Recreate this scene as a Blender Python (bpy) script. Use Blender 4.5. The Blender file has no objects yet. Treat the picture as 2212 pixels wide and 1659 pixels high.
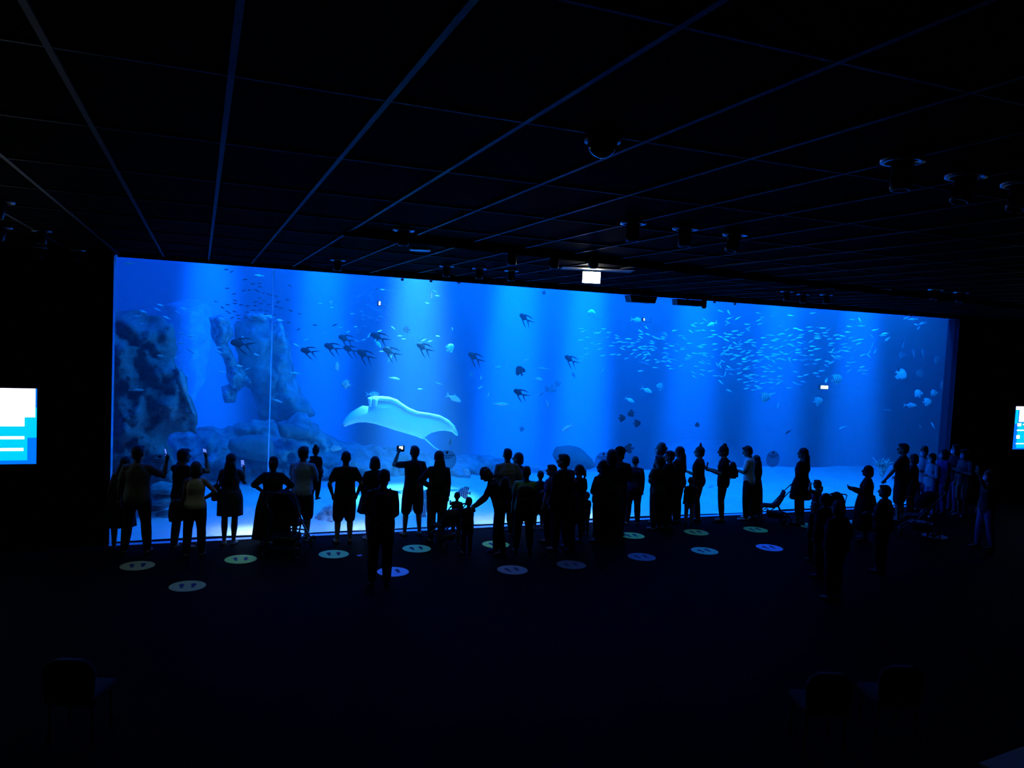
import bpy, bmesh, math, random
import numpy as np
from mathutils import Vector, Matrix, Euler
random.seed(7)
S = bpy.context.scene
COL = S.collection
# ---------------------------------------------------------------- camera
CAMLOC = Vector((1.3582, -15.0729, 3.9553))
CAMEUL = Euler((1.5122409, -0.0473488, -0.3792963), 'XYZ')
FPX = 1682.99
cd = bpy.data.cameras.new('camera')
cd.sensor_width = 36.0
cd.lens = FPX / 2212 * 36
cd.clip_end = 200
cam = bpy.data.objects.new('camera', cd)
cam.location = CAMLOC
cam.rotation_euler = CAMEUL
COL.objects.link(cam)
S.camera = cam
MC = CAMEUL.to_matrix()
def ray(x, y):
    return MC @ Vector(((x - 1106) / FPX, -(y - 829.5) / FPX, -1.0))
def onz(x, y, z=0.0):
    d = ray(x, y)
    return CAMLOC + d * ((z - CAMLOC.z) / d.z)
def ony(x, y, Y=0.0):
    d = ray(x, y)
    return CAMLOC + d * ((Y - CAMLOC.y) / d.y)
# ---------------------------------------------------------------- world, exposure
w = bpy.data.worlds.new('world')
S.world = w
w.use_nodes = True
w.node_tree.nodes['Background'].inputs[0].default_value = (0.002, 0.003, 0.006, 1)
w.node_tree.nodes['Background'].inputs[1].default_value = 0.03
S.view_settings.view_transform = 'Standard'
S.view_settings.look = 'None'
S.view_settings.exposure = 0
S.view_settings.gamma = 1
S.cycles.max_bounces = 6
S.cycles.diffuse_bounces = 2
S.cycles.glossy_bounces = 2
S.cycles.transmission_bounces = 4
S.cycles.transparent_max_bounces = 12
S.cycles.volume_bounces = 0
S.cycles.use_denoising = True
# ---------------------------------------------------------------- lamps
BLUE = (0.001, 0.118, 1.0)
def lamp(kind, name, loc, rot, energy, color, size=1.0, size_y=None, spot=None, blend=1.0):
    l = bpy.data.lights.new(name, kind)
    l.energy = energy
    l.color = color
    if kind == 'AREA':
        l.shape = 'RECTANGLE'
        l.size = size
        l.size_y = size_y or size
    else:
        l.shadow_soft_size = size
    if kind == 'SPOT':
        l.spot_size = math.radians(spot)
        l.spot_blend = blend
    o = bpy.data.objects.new(name, l)
    o.location = loc
    o.rotation_euler = [math.radians(a) for a in rot]
    COL.objects.link(o)
    return o
# floodlights above the water, each throwing one soft column down the tank
for X, Y, e, sp in [(1.6, 9.5, 5.6, 13), (4.75, 9, 5.6, 13), (7.6, 9, 4.4, 12), (11.0, 9, 6.6, 14), (13.7, 9, 9.0, 12.5),
                    (18.1, 9, 5.0, 13), (22.0, 9, 4.2, 13), (26.0, 9, 4.6, 13), (12.0, 9.5, 1.2, 30)]:
    lamp('SPOT', 'water_floodlight', (X, Y, 13), (0, 0, 0), e * 62000, BLUE, 0.3, None, sp, .75)
# unseen fill lamp over the tank, added for an even blue glow
lamp('AREA', 'surface_fill', (7, 9.5, 9.5), (0, 0, 0), 7000, (0.0005, 0.065, 1.0), 34, 17)
# unseen lamp row added behind the glass to brighten fish and ray
lamp('AREA', 'front_fill_row', (11.5, 0.6, 6.4), (42, 0, 0), 2400, (0.001, 0.19, 1.0), 18, 0.4)
# unseen helper lamps added: a spot whitening the ray, strips brightening the front sand
lamp('SPOT', 'ray_fill_spot', (6.1, 2.9, 9.2), (0, 0, 0), 38000, (0.055, 0.55, 1.0), 0.15, None, 23)
for X, L, e in [(2.4, .9, 1.4), (4.4, .5, 1.0), (7.05, .4, .8), (7.95, .4, 1.2), (9.75, .4, 1.2)]:
    lamp('AREA', 'sand_fill_strip', (X, 0.36, 0.5), (0, 0, 0), 7 * e * L, (0.55, 0.85, 1.0), L, 0.12)
# weak house lights high in the hall
for X, Y, e, c in [(0.5, -1.9, 6, (.9, 1, .7)), (2.4, -1.7, 22, (.6, 1, .8)), (4.4, -1.9, 20, (.6, 1, .9)), (6.6, -1.7, 22, (.7, 1, .6)), (9.7, -1.7, 10, (.7, 1, .8)), (12.3, -1.9, 14, (.6, 1, .8)), (16.5, -3.0, 8, (.8, .9, 1))]:
    lamp('SPOT', 'house_light', (X, Y - .4, 4.9), (6, 0, 0), e * 1.9, c, 0.05, None, 60)
# ---------------------------------------------------------------- helpers
def tag(o, label=None, cat=None, group=None, kind=None):
    if label: o['label'] = label
    if cat: o['category'] = cat
    if group: o['group'] = group
    if kind: o['kind'] = kind
    return o
def mesh_obj(name, me, mat=None, parent=None):
    o = bpy.data.objects.new(name, me)
    COL.objects.link(o)
    if mat: me.materials.append(mat)
    if parent: o.parent = parent
    return o
def empty(name, loc=(0, 0, 0), rz=0.0):
    o = bpy.data.objects.new(name, None)
    o.location = loc
    o.rotation_euler = (0, 0, rz)
    o.empty_display_size = 0.1
    COL.objects.link(o)
    return o
def finish(bm, name, mat=None, parent=None, smooth=True):
    me = bpy.data.meshes.new(name)
    bm.to_mesh(me)
    bm.free()
    if smooth:
        me.polygons.foreach_set('use_smooth', [True] * len(me.polygons))
    return mesh_obj(name, me, mat, parent)
def box(bm, c, s, rot=None, bev=0.0):
    r = bmesh.ops.create_cube(bm, size=1.0)
    vs = r['verts']
    bmesh.ops.scale(bm, verts=vs, vec=s)
    if bev:
        es = list({e for v in vs for e in v.link_edges})
        vs = bmesh.ops.bevel(bm, geom=es, offset=bev, segments=3, profile=0.6, affect='EDGES')['verts']
        vs = list({v for v in vs})
    if rot is not None:
        bmesh.ops.rotate(bm, verts=vs, cent=(0, 0, 0), matrix=rot)
    bmesh.ops.translate(bm, verts=vs, vec=c)
    return vs
def ring_loft(bm, rings, cap=True):
    vr = [[bm.verts.new(p) for p in r] for r in rings]
    n = len(vr[0])
    for a, b in zip(vr, vr[1:]):
        for i in range(n):
            bm.faces.new((a[i], a[(i + 1) % n], b[(i + 1) % n], b[i]))
    if cap:
        bm.faces.new(vr[0][::-1])
        bm.faces.new(vr[-1])
def frame(d):
    d = Vector(d).normalized()
    u = d.cross(Vector((0, 1, 0)) if abs(d.y) < 0.9 else Vector((1, 0, 0))).normalized()
    return d, u, d.cross(u)
def tube(bm, pts, rad, n=10):
    """round tube through pts with a radius for each point, ends rounded"""
    pts = [Vector(p) for p in pts]
    if not hasattr(rad, '__len__'): rad = [rad] * len(pts)
    rings = []
    u0 = None
    for i, p in enumerate(pts):
        d = (pts[min(i + 1, len(pts) - 1)] - pts[max(i - 1, 0)]).normalized()
        if u0 is None:
            _, u0, _ = frame(d)
        u0 = (u0 - d * u0.dot(d)).normalized()
        v0 = d.cross(u0)
        def rg(c, r):
            return [c + (u0 * math.cos(a) + v0 * math.sin(a)) * r for a in [2 * math.pi * k / n for k in range(n)]]
        if i == 0:
            rings.append(rg(p - d * rad[0] * 0.85, rad[0] * 0.45))
            rings.append(rg(p - d * rad[0] * 0.5, rad[0] * 0.85))
        rings.append(rg(p, rad[i]))
        if i == len(pts) - 1:
            rings.append(rg(p + d * rad[i] * 0.5, rad[i] * 0.85))
            rings.append(rg(p + d * rad[i] * 0.85, rad[i] * 0.45))
    ring_loft(bm, rings)
def mat(name, col, rough=0.6, metal=0.0, spec=0.3, emit=None, estr=0.0, noise=0.0, nscale=8.0, bump=0.0):
    m = bpy.data.materials.new(name)
    m.use_nodes = True
    nt = m.node_tree
    b = nt.nodes['Principled BSDF']
    b.inputs['Base Color'].default_value = (*col, 1)
    b.inputs['Roughness'].default_value = rough
    b.inputs['Metallic'].default_value = metal
    b.inputs['Specular IOR Level'].default_value = spec
    if emit:
        b.inputs['Emission Color'].default_value = (*emit, 1)
        b.inputs['Emission Strength'].default_value = estr
    if noise or bump:
        tc = nt.nodes.new('ShaderNodeTexCoord')
        nz = nt.nodes.new('ShaderNodeTexNoise')
        nz.inputs['Scale'].default_value = nscale
        nz.inputs['Detail'].default_value = 9
        nz.inputs['Roughness'].default_value = 0.62
        nt.links.new(tc.outputs['Object'], nz.inputs['Vector'])
        if noise:
            r = nt.nodes.new('ShaderNodeMapRange')
            r.inputs[1].default_value = 0.3
            r.inputs[2].default_value = 0.7
            r.inputs[3].default_value = 1 - noise
            r.inputs[4].default_value = 1 + noise
            mx = nt.nodes.new('ShaderNodeMix')
            mx.data_type = 'RGBA'
            mx.blend_type = 'MULTIPLY'
            mx.inputs[0].default_value = 1
            mx.inputs[6].default_value = (*col, 1)
            nt.links.new(nz.outputs['Fac'], r.inputs[0])
            nt.links.new(r.outputs[0], mx.inputs[7])
            nt.links.new(mx.outputs[2], b.inputs['Base Color'])
        if bump:
            bp = nt.nodes.new('ShaderNodeBump')
            bp.inputs['Strength'].default_value = bump
            bp.inputs['Distance'].default_value = 0.12 if bump >= 1 else 0.03
            nt.links.new(nz.outputs['Fac'], bp.inputs['Height'])
            nt.links.new(bp.outputs[0], b.inputs['Normal'])
    return m
def struct(name, bm, m, label=None, smooth=False, parent=None):
    o = finish(bm, name, m, parent, smooth)
    if not parent:
        o['kind'] = 'structure'
        if label: o['label'] = label
    return o
def slab(name, lo, hi, m, label=None):
    bm = bmesh.new()
    lo, hi = Vector(lo), Vector(hi)
    box(bm, (lo + hi) / 2, hi - lo)
    return struct(name, bm, m, label)
# ---------------------------------------------------------------- room shell
XW = 20.27                      # width of the viewing window
M_floor = mat('dark_carpet', (0.003, 0.0035, 0.0045), 0.7, 0, 0.009, noise=0.25, nscale=3, bump=0.15)
M_wall = mat('black_wall_paint', (0.004, 0.004, 0.005), 0.9, 0, 0.1)
M_jamb = mat('dark_blue_jamb', (0.012, 0.02, 0.045), 0.8, 0, 0.15)
M_ceil = mat('black_ceiling_tile', (0.0008, 0.0009, 0.0011), 0.8, 0, 0.004)
M_grid = mat('ceiling_grid_metal', (0.010, 0.010, 0.014), 0.5, 0, 0.08)
M_slot = mat('black_slot', (0.001, 0.001, 0.001), 1, 0, 0)
M_steel = mat('window_channel_metal', (0.12, 0.16, 0.25), 0.4, 0.2, 0.5)
slab('floor', (-9, -22, -0.2), (27, 0.0, 0.0), M_floor)
slab('ceiling', (-9, -22, 5.09), (27, 0.35, 5.35), M_ceil)
slab('wall_front_left', (-9, 0.0, 0.0), (-0.06, 0.35, 5.09), M_wall)
slab('wall_front_right', (21.0, 0.0, 0.0), (27, 0.35, 5.09), M_wall)
slab('wall_front_jamb', (XW + 0.02, 0.0, 0.0), (21.0, 0.35, 5.09), M_jamb)
slab('wall_left', (-9.2, -22, 0), (-9, 0.35, 5.09), M_wall)
slab('wall_right', (27, -22, 0), (27.2, 0.35, 5.09), M_wall)
slab('wall_back', (-9, -22.2, 0), (27, -22, 5.09), M_wall)
# window channel: sill, left post, head strip, vertical joint of the acrylic
slab('trim_1', (-0.05, -0.13, 0.0), (XW, 0.015, 0.022), mat('sill_metal', (.4, .45, .6), .35, .2, .5))

slab('trim_3', (0, -0.03, 5.03), (XW, 0.02, 5.09), M_steel)
# ceiling grid
bm = bmesh.new()
for i in range(-12, 37):
    box(bm, (0.02 + 0.72 * i, -10, 5.084), (0.03, 21, 0.02))
for j in range(0, 15):
    box(bm, (9, -1.3 - 1.42 * j + 0.0, 5.086), (36, 0.018, 0.02))
struct('trim_4', bm, M_grid)
# two long slots crossing the ceiling (dark, flush with the tiles)
def bar(name, a, b, wdt, z0, z1, m):
    bm = bmesh.new()
    a, b = Vector((*a, (z0 + z1) / 2)), Vector((*b, (z0 + z1) / 2))
    d = b - a
    box(bm, (a + b) / 2, (d.length, wdt, z1 - z0), Matrix.Rotation(math.atan2(d.y, d.x), 3, 'Z'))
    return struct(name, bm, m)
bar('trim_5', (2.9, -6.1), (26.5, -3.0), 0.5, 5.05, 5.09, M_slot)
bar('trim_6', (4.4, -0.75), (26.5, -0.55), 0.28, 5.04, 5.09, M_slot)
# ---------------------------------------------------------------- tank
M_tank = mat('tank_back_wall', (0.25, 0.3, 0.35), 0.95, 0, 0.1, noise=0.3, nscale=0.5)
def sand_mat():
    m = mat('pale_sand', (0.72, 0.72, 0.66), 0.95, 0, 0.1, noise=0.12, nscale=1.3, bump=0.5)
    return m
M_sand = sand_mat()
slab('wall_tank_back', (-8, 24, -4.3), (50, 24.3, 12), M_tank)
slab('wall_tank_left', (-8.3, 0.35, -4.3), (-8, 24, 12), M_tank)
slab('wall_tank_right', (50, 0.35, -4.3), (50.3, 24, 12), M_tank)
slab('wall_above_window', (-9, 0.1, 5.35), (50, 0.35, 12), M_wall)
slab('wall_tank_front', (27, 0.1, -4.3), (50, 0.35, 5.35), M_wall)
bm = bmesh.new()
nx, ny = 240, 110
from mathutils import noise as NZ
def sandz(x, y):
    h = 0.03 + 0.05 * NZ.noise(Vector((x * 0.35, y * 0.35, 3))) + 0.018 * NZ.noise(Vector((x * 2.1, y * 2.1, 1))) + 0.02 * y * 0.3
    d = max(0.0, y - (7.2 if x < 7 else max(5.6, 7.2 - (x - 7) * .4)) - .5 * NZ.noise(Vector((x * .5, 0, 5))))
    return (h if y > 0.6 else h * 0.6) - min(3.6, d * d * 0.9)
gv = [[bm.verts.new((-8 + 58 * i / nx, 0.16 + 23.8 * (j / ny) ** 1.5, sandz(-8 + 58 * i / nx, 0.16 + 23.8 * (j / ny) ** 1.5))) for j in range(ny + 1)] for i in range(nx + 1)]
for i in range(nx):
    for j in range(ny):
        bm.faces.new((gv[i][j], gv[i + 1][j], gv[i + 1][j + 1], gv[i][j + 1]))
o = struct('floor_tank', bm, M_sand, smooth=True)
# acrylic pane: two panels meeting at a thin joint
def acrylic():
    m = bpy.data.materials.new('acrylic')
    m.use_nodes = True
    nt = m.node_tree
    nt.nodes.remove(nt.nodes['Principled BSDF'])
    out = nt.nodes['Material Output']
    tr = nt.nodes.new('ShaderNodeBsdfTransparent')
    tr.inputs[0].default_value = (0.985, 0.99, 1, 1)
    gl = nt.nodes.new('ShaderNodeBsdfGlossy')
    gl.inputs['Roughness'].default_value = 0.02
    mx = nt.nodes.new('ShaderNodeMixShader')
    mx.inputs[0].default_value = 0.03
    nt.links.new(tr.outputs[0], mx.inputs[1])
    nt.links.new(gl.outputs[0], mx.inputs[2])
    nt.links.new(mx.outputs[0], out.inputs[0])
    return m
M_acr = acrylic()
slab('window_1', (0.0, 0.02, 0.0), (2.585, 0.14, 5.09), M_acr)
slab('window_2', (2.6, 0.02, 0.0), (XW + 0.02, 0.14, 5.09), M_acr)
M_joint = bpy.data.materials.new('window_joint')
M_joint.use_nodes = True
_n = M_joint.node_tree
_n.nodes.remove(_n.nodes['Principled BSDF'])
_t = _n.nodes.new('ShaderNodeBsdfTranslucent')
_t.inputs[0].default_value = (.9, .95, 1, 1)
_n.links.new(_t.outputs[0], _n.nodes['Material Output'].inputs[0])
slab('trim_7', (2.585, 0.03, 0.05), (2.6, 0.13, 5.05), M_joint)
slab('trim_2', (-0.05, 0.0, 0.0), (-0.02, 0.03, 5.05), M_joint)
# water
M_water = bpy.data.materials.new('blue_water')
M_water.use_nodes = True
nt = M_water.node_tree
nt.nodes.remove(nt.nodes['Principled BSDF'])
vs = nt.nodes.new('ShaderNodeVolumeScatter')
vs.inputs['Color'].default_value = (0.75, 0.85, 1.0, 1)
vs.inputs['Density'].default_value = 0.06
vs.inputs['Anisotropy'].default_value = 0.0
nt.links.new(vs.outputs[0], nt.nodes['Material Output'].inputs['Volume'])
bm = bmesh.new()
box(bm, (21, 12.18, 2.75), (57.98, 23.6, 13.3))
o = finish(bm, 'tank_water', M_water, None, False)
tag(o, 'clear blue aquarium water filling the whole tank behind the viewing window', 'water', kind='stuff')
# ---------------------------------------------------------------- people
def remesh(bm, name, vox, mat_, parent, smooth=3, extra=None, amt=0.5):
    """fuse overlapping closed shapes into one continuous skin"""
    me = bpy.data.meshes.new(name)
    bm.to_mesh(me)
    bm.free()
    tmp = bpy.data.objects.new('tmp', me)
    COL.objects.link(tmp)
    md = tmp.modifiers.new('r', 'REMESH')
    md.mode = 'VOXEL'
    md.voxel_size = vox
    if smooth:
        sm = tmp.modifiers.new('s', 'SMOOTH')
        sm.iterations = smooth
        sm.factor = amt
    dg = bpy.context.evaluated_depsgraph_get()
    m2 = bpy.data.meshes.new_from_object(tmp.evaluated_get(dg))
    bpy.data.objects.remove(tmp)
    bpy.data.meshes.remove(me)
    if extra is not None:
        b2 = bmesh.new()
        b2.from_mesh(m2)
        t = bpy.data.meshes.new('x')
        extra.to_mesh(t)
        extra.free()
        b2.from_mesh(t)
        bpy.data.meshes.remove(t)
        b2.to_mesh(m2)
        b2.free()
    m2.name = name
    m2.materials.clear()
    m2.polygons.foreach_set('use_smooth', [True] * len(m2.polygons))
    return mesh_obj(name, m2, mat_, parent)
def oval(c, rx, ry, n=18, M=None, pw=2.0):
    out = []
    for k in range(n):
        a = 2 * math.pi * k / n
        ca, sa = math.cos(a), math.sin(a)
        x = rx * math.copysign(abs(ca) ** (2 / pw), ca)
        y = ry * math.copysign(abs(sa) ** (2 / pw), sa)
        v = Vector((x, y, 0))
        out.append(c + (M @ v if M else v))
    return out
def blob(bm, c, r, M=None, seg=16):
    q = bmesh.ops.create_uvsphere(bm, u_segments=seg, v_segments=seg * 2 // 3, radius=1.0)
    m = Matrix.Diagonal((*r, 1))
    if M: m = M.to_4x4() @ m
    bmesh.ops.transform(bm, matrix=Matrix.Translation(c) @ m, verts=q['verts'])
    return q['verts']
ARM = {
    'down': ((.16, .02, -1), (.06, .22, -1)),
    'loose': ((.3, -.05, -1), (.1, .25, -1)),
    'pocket': ((.5, -.25, -1), (-.32, .35, -1)),
    'hip': ((.8, -.3, -.75), (-.8, .3, -.55)),
    'wide': ((.95, -.1, -.85), (-.85, .35, -.75)),
    'phone': ((.3, .5, -.75), (-.12, .55, .95)),
    'phoneout': ((.65, .45, -.55), (.12, .3, 1)),
    'camera': ((.55, .8, -.15), (-.45, .35, 1)),
    'chest': ((.15, .35, -1), (-.45, .8, .35)),
    'read': ((.1, .25, -1), (-.25, 1, .25)),
    'crossed': ((.3, .15, -1), (-1, .5, .05)),
    'push': ((.15, .4, -.95), (0, 1, -.15)),
    'back': ((.1, -.32, -1), (-.8, -.2, -.55)),
    'hold': ((.25, .35, -1), (-.5, 1, .3)),
    'point': ((.3, .8, -.3), (.05, .9, .15)),
    'lowfwd': ((.3, .5, -1), (.1, .6, -.9)),
    'reach': ((.1, .7, -.7), (-.1, 1, -.35)),
    'head': ((.9, .2, .35), (-.75, .25, .45)),
    'upfront': ((.3, .8, .1), (0, .5, 1)),
}
HAIRS = {}
SKINS = {}
CLOTH = {}
def hairmat(k):
    c = {'black': (.006, .005, .005), 'brown': (.02, .012, .008), 'fair': (.12, .085, .05), 'grey': (.10, .10, .10)}[k]
    if k not in HAIRS: HAIRS[k] = mat(k + '_hair', c, 0.6, 0, 0.3, noise=0.4, nscale=40, bump=0.6)
    return HAIRS[k]
def skinmat():
    if 's' not in SKINS: SKINS['s'] = mat('skin', (.2, .12, .09), 0.6, 0, 0.3)
    return SKINS['s']
PAL = {'black': (.006, .006, .008), 'navy': (.008, .012, .035), 'grey': (.10, .11, .115), 'charcoal': (.022, .023, .026), 'sage': (.15, .18, .15),
       'tan': (.34, .31, .25), 'paleblue': (.2, .26, .34), 'white': (.6, .62, .62), 'green': (.08, .22, .13), 'denim': (.035, .065, .14),
       'brown': (.03, .018, .012), 'blue': (.03, .06, .22), 'mask': (.4, .55, .7), 'beige': (.28, .25, .2), 'lightdenim': (.08, .17, .3)}
def cloth(k):
    if k not in CLOTH: CLOTH[k] = mat(k + '_cloth', PAL[k], 0.85, 0, 0.15, noise=0.15, nscale=18, bump=0.25)
    return CLOTH[k]
def hand(bmp, bmf, w, d, nrm, s, curl=0.6, sc=1.0):
    """palm goes to bmp (fused with the body), fingers and thumb to bmf"""
    d = Vector(d).normalized()
    nrm = Vector(nrm)
    nrm = (nrm - d * nrm.dot(d)).normalized()
    side = d.cross(nrm) * s
    tube(bmp, [w, w + d * .045 * sc, w + d * .085 * sc], [.026 * sc, .037 * sc, .034 * sc], 8)
    for i, (off, ln) in enumerate([(-.027, .062), (-.009, .072), (.009, .067), (.026, .052)]):
        b = w + d * .085 * sc + side * off * sc
        m = b + (d * math.cos(curl * .7) + nrm * math.sin(curl * .7)) * ln * .55 * sc
        t = m + (d * math.cos(curl * 1.9) + nrm * math.sin(curl * 1.9)) * ln * .5 * sc
        tube(bmf, [b - d * .02 * sc, b, m, t], [.0095 * sc, .0095 * sc, .0088 * sc, .0075 * sc], 7)
    b = w + d * .03 * sc - side * .026 * sc
    m = b + (d * .7 - side * .75 + nrm * .4).normalized() * .042 * sc
    t = m + (d * .95 - side * .1 + nrm * .5).normalized() * .03 * sc
    tube(bmf, [b, m, t], [.013 * sc, .0105 * sc, .009 * sc], 7)
    return w + d * .09 * sc + nrm * .03 * sc
def person(label, px, py, h, face=0, sex='m', fat=1.0, armL='down', armR='down', lean=0, side=0, hy=0, hp=0,
           hair='short', hc='black', top='tee', tc='black', legs='trousers', lc='black', stance=.1, step=0.0, kneeb=0.0,
           hairlen=.38, skirt=.5, flare=1.35, kid=False, group=None, pos=None, z0=0.0, seat=False, mask=False, cap=None, shoe='charcoal', curl=0.7, Ymax=-0.34, sleeve=None, vox=None):
    k = h / 1.75
    hk = 1.0
    if kid: hk = 1.0 + (1.45 - h) * 0.42            # children have relatively larger heads
    fm = sex == 'f'
    root = empty('person', (0, 0, 0), math.radians(face))
    tag(root, label, 'person', group)
    Rl = Matrix.Rotation(math.radians(-lean), 3, 'X') @ Matrix.Rotation(math.radians(side), 3, 'Y')
    zsh = -0.36 if seat else 0.0
    hipc = Vector((0, 0, .93 * k + zsh * k))
    def up(v):
        v = Vector(v) * k
        v.z += zsh * k
        return hipc + Rl @ (v - hipc)
    Rh = Rl @ Matrix.Rotation(math.radians(hy), 3, 'Z') @ Matrix.Rotation(math.radians(-hp), 3, 'X')
    neck = up((0, .0, 1.46))
    hc0 = neck + Rh @ Vector((0, .018 * k, .152 * k * (hk * .85 + .15)))
    topv = hc0 + Rh @ Vector((0, 0, .138 * k * hk))
    vx = vox or (.0105 if h > 1.2 else .0085)
    fx = fat
    # ---- body
    bm = bmesh.new()
    bf = bmesh.new()
    sw = .148 if fm else .17
    if kid: sw = .15
    rows = [(.80, .12, .10, 0), (.88, .165 * fx, .115 * fx, -.01), (.96, (.175 if fm else .163) * fx, .118 * fx, -.01), (1.06, (.145 if fm else .152) * fx, .10 * fx, .0),
            (1.14, (.132 if fm else .148) * fx, .095 * fx, .005), (1.26, (.15 if fm else .17) * fx, (.115 if fm else .112) * fx, .01), (1.34, sw * .93 * min(fx, 1.12), .1 * min(fx, 1.15), 0),
            (1.39, sw * .74, .088, -.003), (1.435, sw * .5, .07, -.005), (1.475, .06, .055, 0)]
    ring_loft(bm, [oval(up((0, y, z)), a * k, b * k, 18, Rl, 2.4) for z, a, b, y in rows])
    tube(bm, [up((0, -.01, 1.42)), hc0], [.062 * k, .055 * k], 10)
    hs = k * hk * 1.1
    blob(bm, hc0 + Rh @ Vector((0, -.008 * hs, .018 * hs)), (.076 * hs, .096 * hs, .1 * hs), Rh)
    blob(bm, hc0 + Rh @ Vector((0, .03 * hs, -.052 * hs)), (.056 * hs, .062 * hs, .062 * hs), Rh)
    tube(bm, [hc0 + Rh @ Vector((0, .088 * hs, .018 * hs)), hc0 + Rh @ Vector((0, .108 * hs, -.018 * hs))], [.010 * hs, .016 * hs], 8)
    blob(bm, hc0 + Rh @ Vector((0, .083 * hs, -.05 * hs)), (.026 * hs, .014 * hs, .012 * hs), Rh, 10)
    blob(bm, hc0 + Rh @ Vector((0, .076 * hs, -.085 * hs)), (.022 * hs, .018 * hs, .016 * hs), Rh, 10)
    for s in (-1, 1):
        blob(bm, hc0 + Rh @ Vector((s * .078 * hs, -.008 * hs, -.012 * hs)), (.012 * hs, .02 * hs, .032 * hs), Rh, 10)
        blob(bf, hc0 + Rh @ Vector((s * .031 * hs, .08 * hs, .014 * hs)), (.013 * hs, .010 * hs, .009 * hs), Rh, 10)
    out = {}
    shl = {}
    for s, arm in ((-1, armL), (1, armR)):
        a = ARM[arm] if isinstance(arm, str) else arm
        sh = up((s * sw, 0, 1.385))
        def dv(t): return Rl @ Vector((t[0] * s, t[1], t[2])).normalized()
        if isinstance(arm, str) and arm == 'none': continue
        e = sh + dv(a[0]) * .285 * k
        wv = e + dv(a[1]) * .25 * k
        tube(bm, [up((s * sw * .5, 0, 1.405)), sh, sh.lerp(e, .5), e], [.05 * k, .052 * k * min(fx, 1.2), .045 * k * min(fx, 1.2), .038 * k], 10)
        tube(bm, [e, e.lerp(wv, .35), wv], [.04 * k, .041 * k, .027 * k], 10)
        d2 = (wv - e).normalized()
        nr = Vector((-s * .8, .5, 0)) if abs(d2.z) > .6 else Vector((-s * .2, .2, 1 if isinstance(arm, str) and arm in ('read', 'hold') else -1))
        hp_ = hand(bm, bf, wv, d2, nr, s, curl, k * .98)
        out['R' if s > 0 else 'L'] = (hp_, d2, nr, e, wv, sh)
    kn = {}
    for s in (-1, 1):
        hip = Vector((s * .088 * k, 0, .92 * k + zsh * k))
        if seat:
            knee = hip + Vector((s * .05, .42, .0)) * k
            ank = Vector((knee.x, knee.y + .02 * k, .09 * k))
        else:
            st = step * s
            ank = Vector((s * stance * k, st * k - .02 * k, (.09 + max(0, -st) * .15) * k))
            knee = hip.lerp(ank, .5) + Vector((s * .005, .03 + kneeb, 0)) * k
        lf = min(fx, 1.25) * (1.04 if fm else 1)
        tube(bm, [hip, hip.lerp(knee, .45), knee, knee.lerp(ank, .35), ank], [.092 * k * lf, .08 * k * lf, .055 * k * lf, .057 * k * lf, .037 * k], 12)
        toe = ank + Vector((s * .035, .14, -.05)) * k
        tube(bm, [ank + Vector((0, -.03 * k, -.045 * k)), ank + Vector((s * .015, .06, -.045)) * k, toe], [.036 * k, .036 * k, .026 * k], 8)
        kn[s] = (hip, knee, ank, toe, lf)
    remesh(bm, 'body', vx, skinmat(), root, 2, bf)
    # ---- top
    vc = .013 if h > 1.2 else .011
    if top:
        bm = bmesh.new()
        slv = sleeve if sleeve is not None else {'tee': .62, 'tank': 0, 'long': 2, 'dress': .5, 'robe': 2, 'jacket': 2}[top]
        lo = .80 if top in ('tee', 'long') else (.82 if top == 'tank' else .76)
        rr = []
        g = .016 + (.012 if top == 'jacket' else 0)
        loose = 1.06 if top in ('tee', 'long') else 1.03
        for z, a, b, y in rows:
            if z < lo - .01: continue
            if z > 1.46: a, b, z = .062, .055, 1.462
            kk = loose if z < 1.2 else 1.0
            rr.append(oval(up((0, y, z)), (a * kk + g) * k, (b * kk + g) * k, 20, Rl, 2.4))
        ring_loft(bm, rr)
        for sd in out:
            s = 1 if sd == 'R' else -1
            hp_, d2, nr, e, wv, sh = out[sd]
            if slv > 0:
                q = min(slv, 1)
                m_ = sh.lerp(e, q)
                gg = (.018 if top != 'jacket' else .028) * k
                tube(bm, [up((s * sw * .45, 0, 1.4)), sh, sh.lerp(e, q * .5), m_], [.048 * k + gg * .6, .05 * k * min(fx, 1.2) + gg, .05 * k * min(fx, 1.2) + gg, (.048 if q < 1 else .04) * k * min(fx, 1.2) + gg], 12)
                if slv > 1: tube(bm, [e, e.lerp(wv, .5), e.lerp(wv, .93)], [.04 * k + gg, .038 * k + gg * .9, .03 * k + gg * .8], 10)
            else:
                tube(bm, [up((s * sw * .3, 0, 1.36)), up((s * sw * .62, 0, 1.425))], [.05 * k, .04 * k], 8)
        remesh(bm, {'tee': 'shirt', 'tank': 'vest', 'long': 'sweater', 'dress': 'dress_top', 'robe': 'robe_top', 'jacket': 'jacket'}[top], vc, cloth(tc), root, 3)
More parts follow.
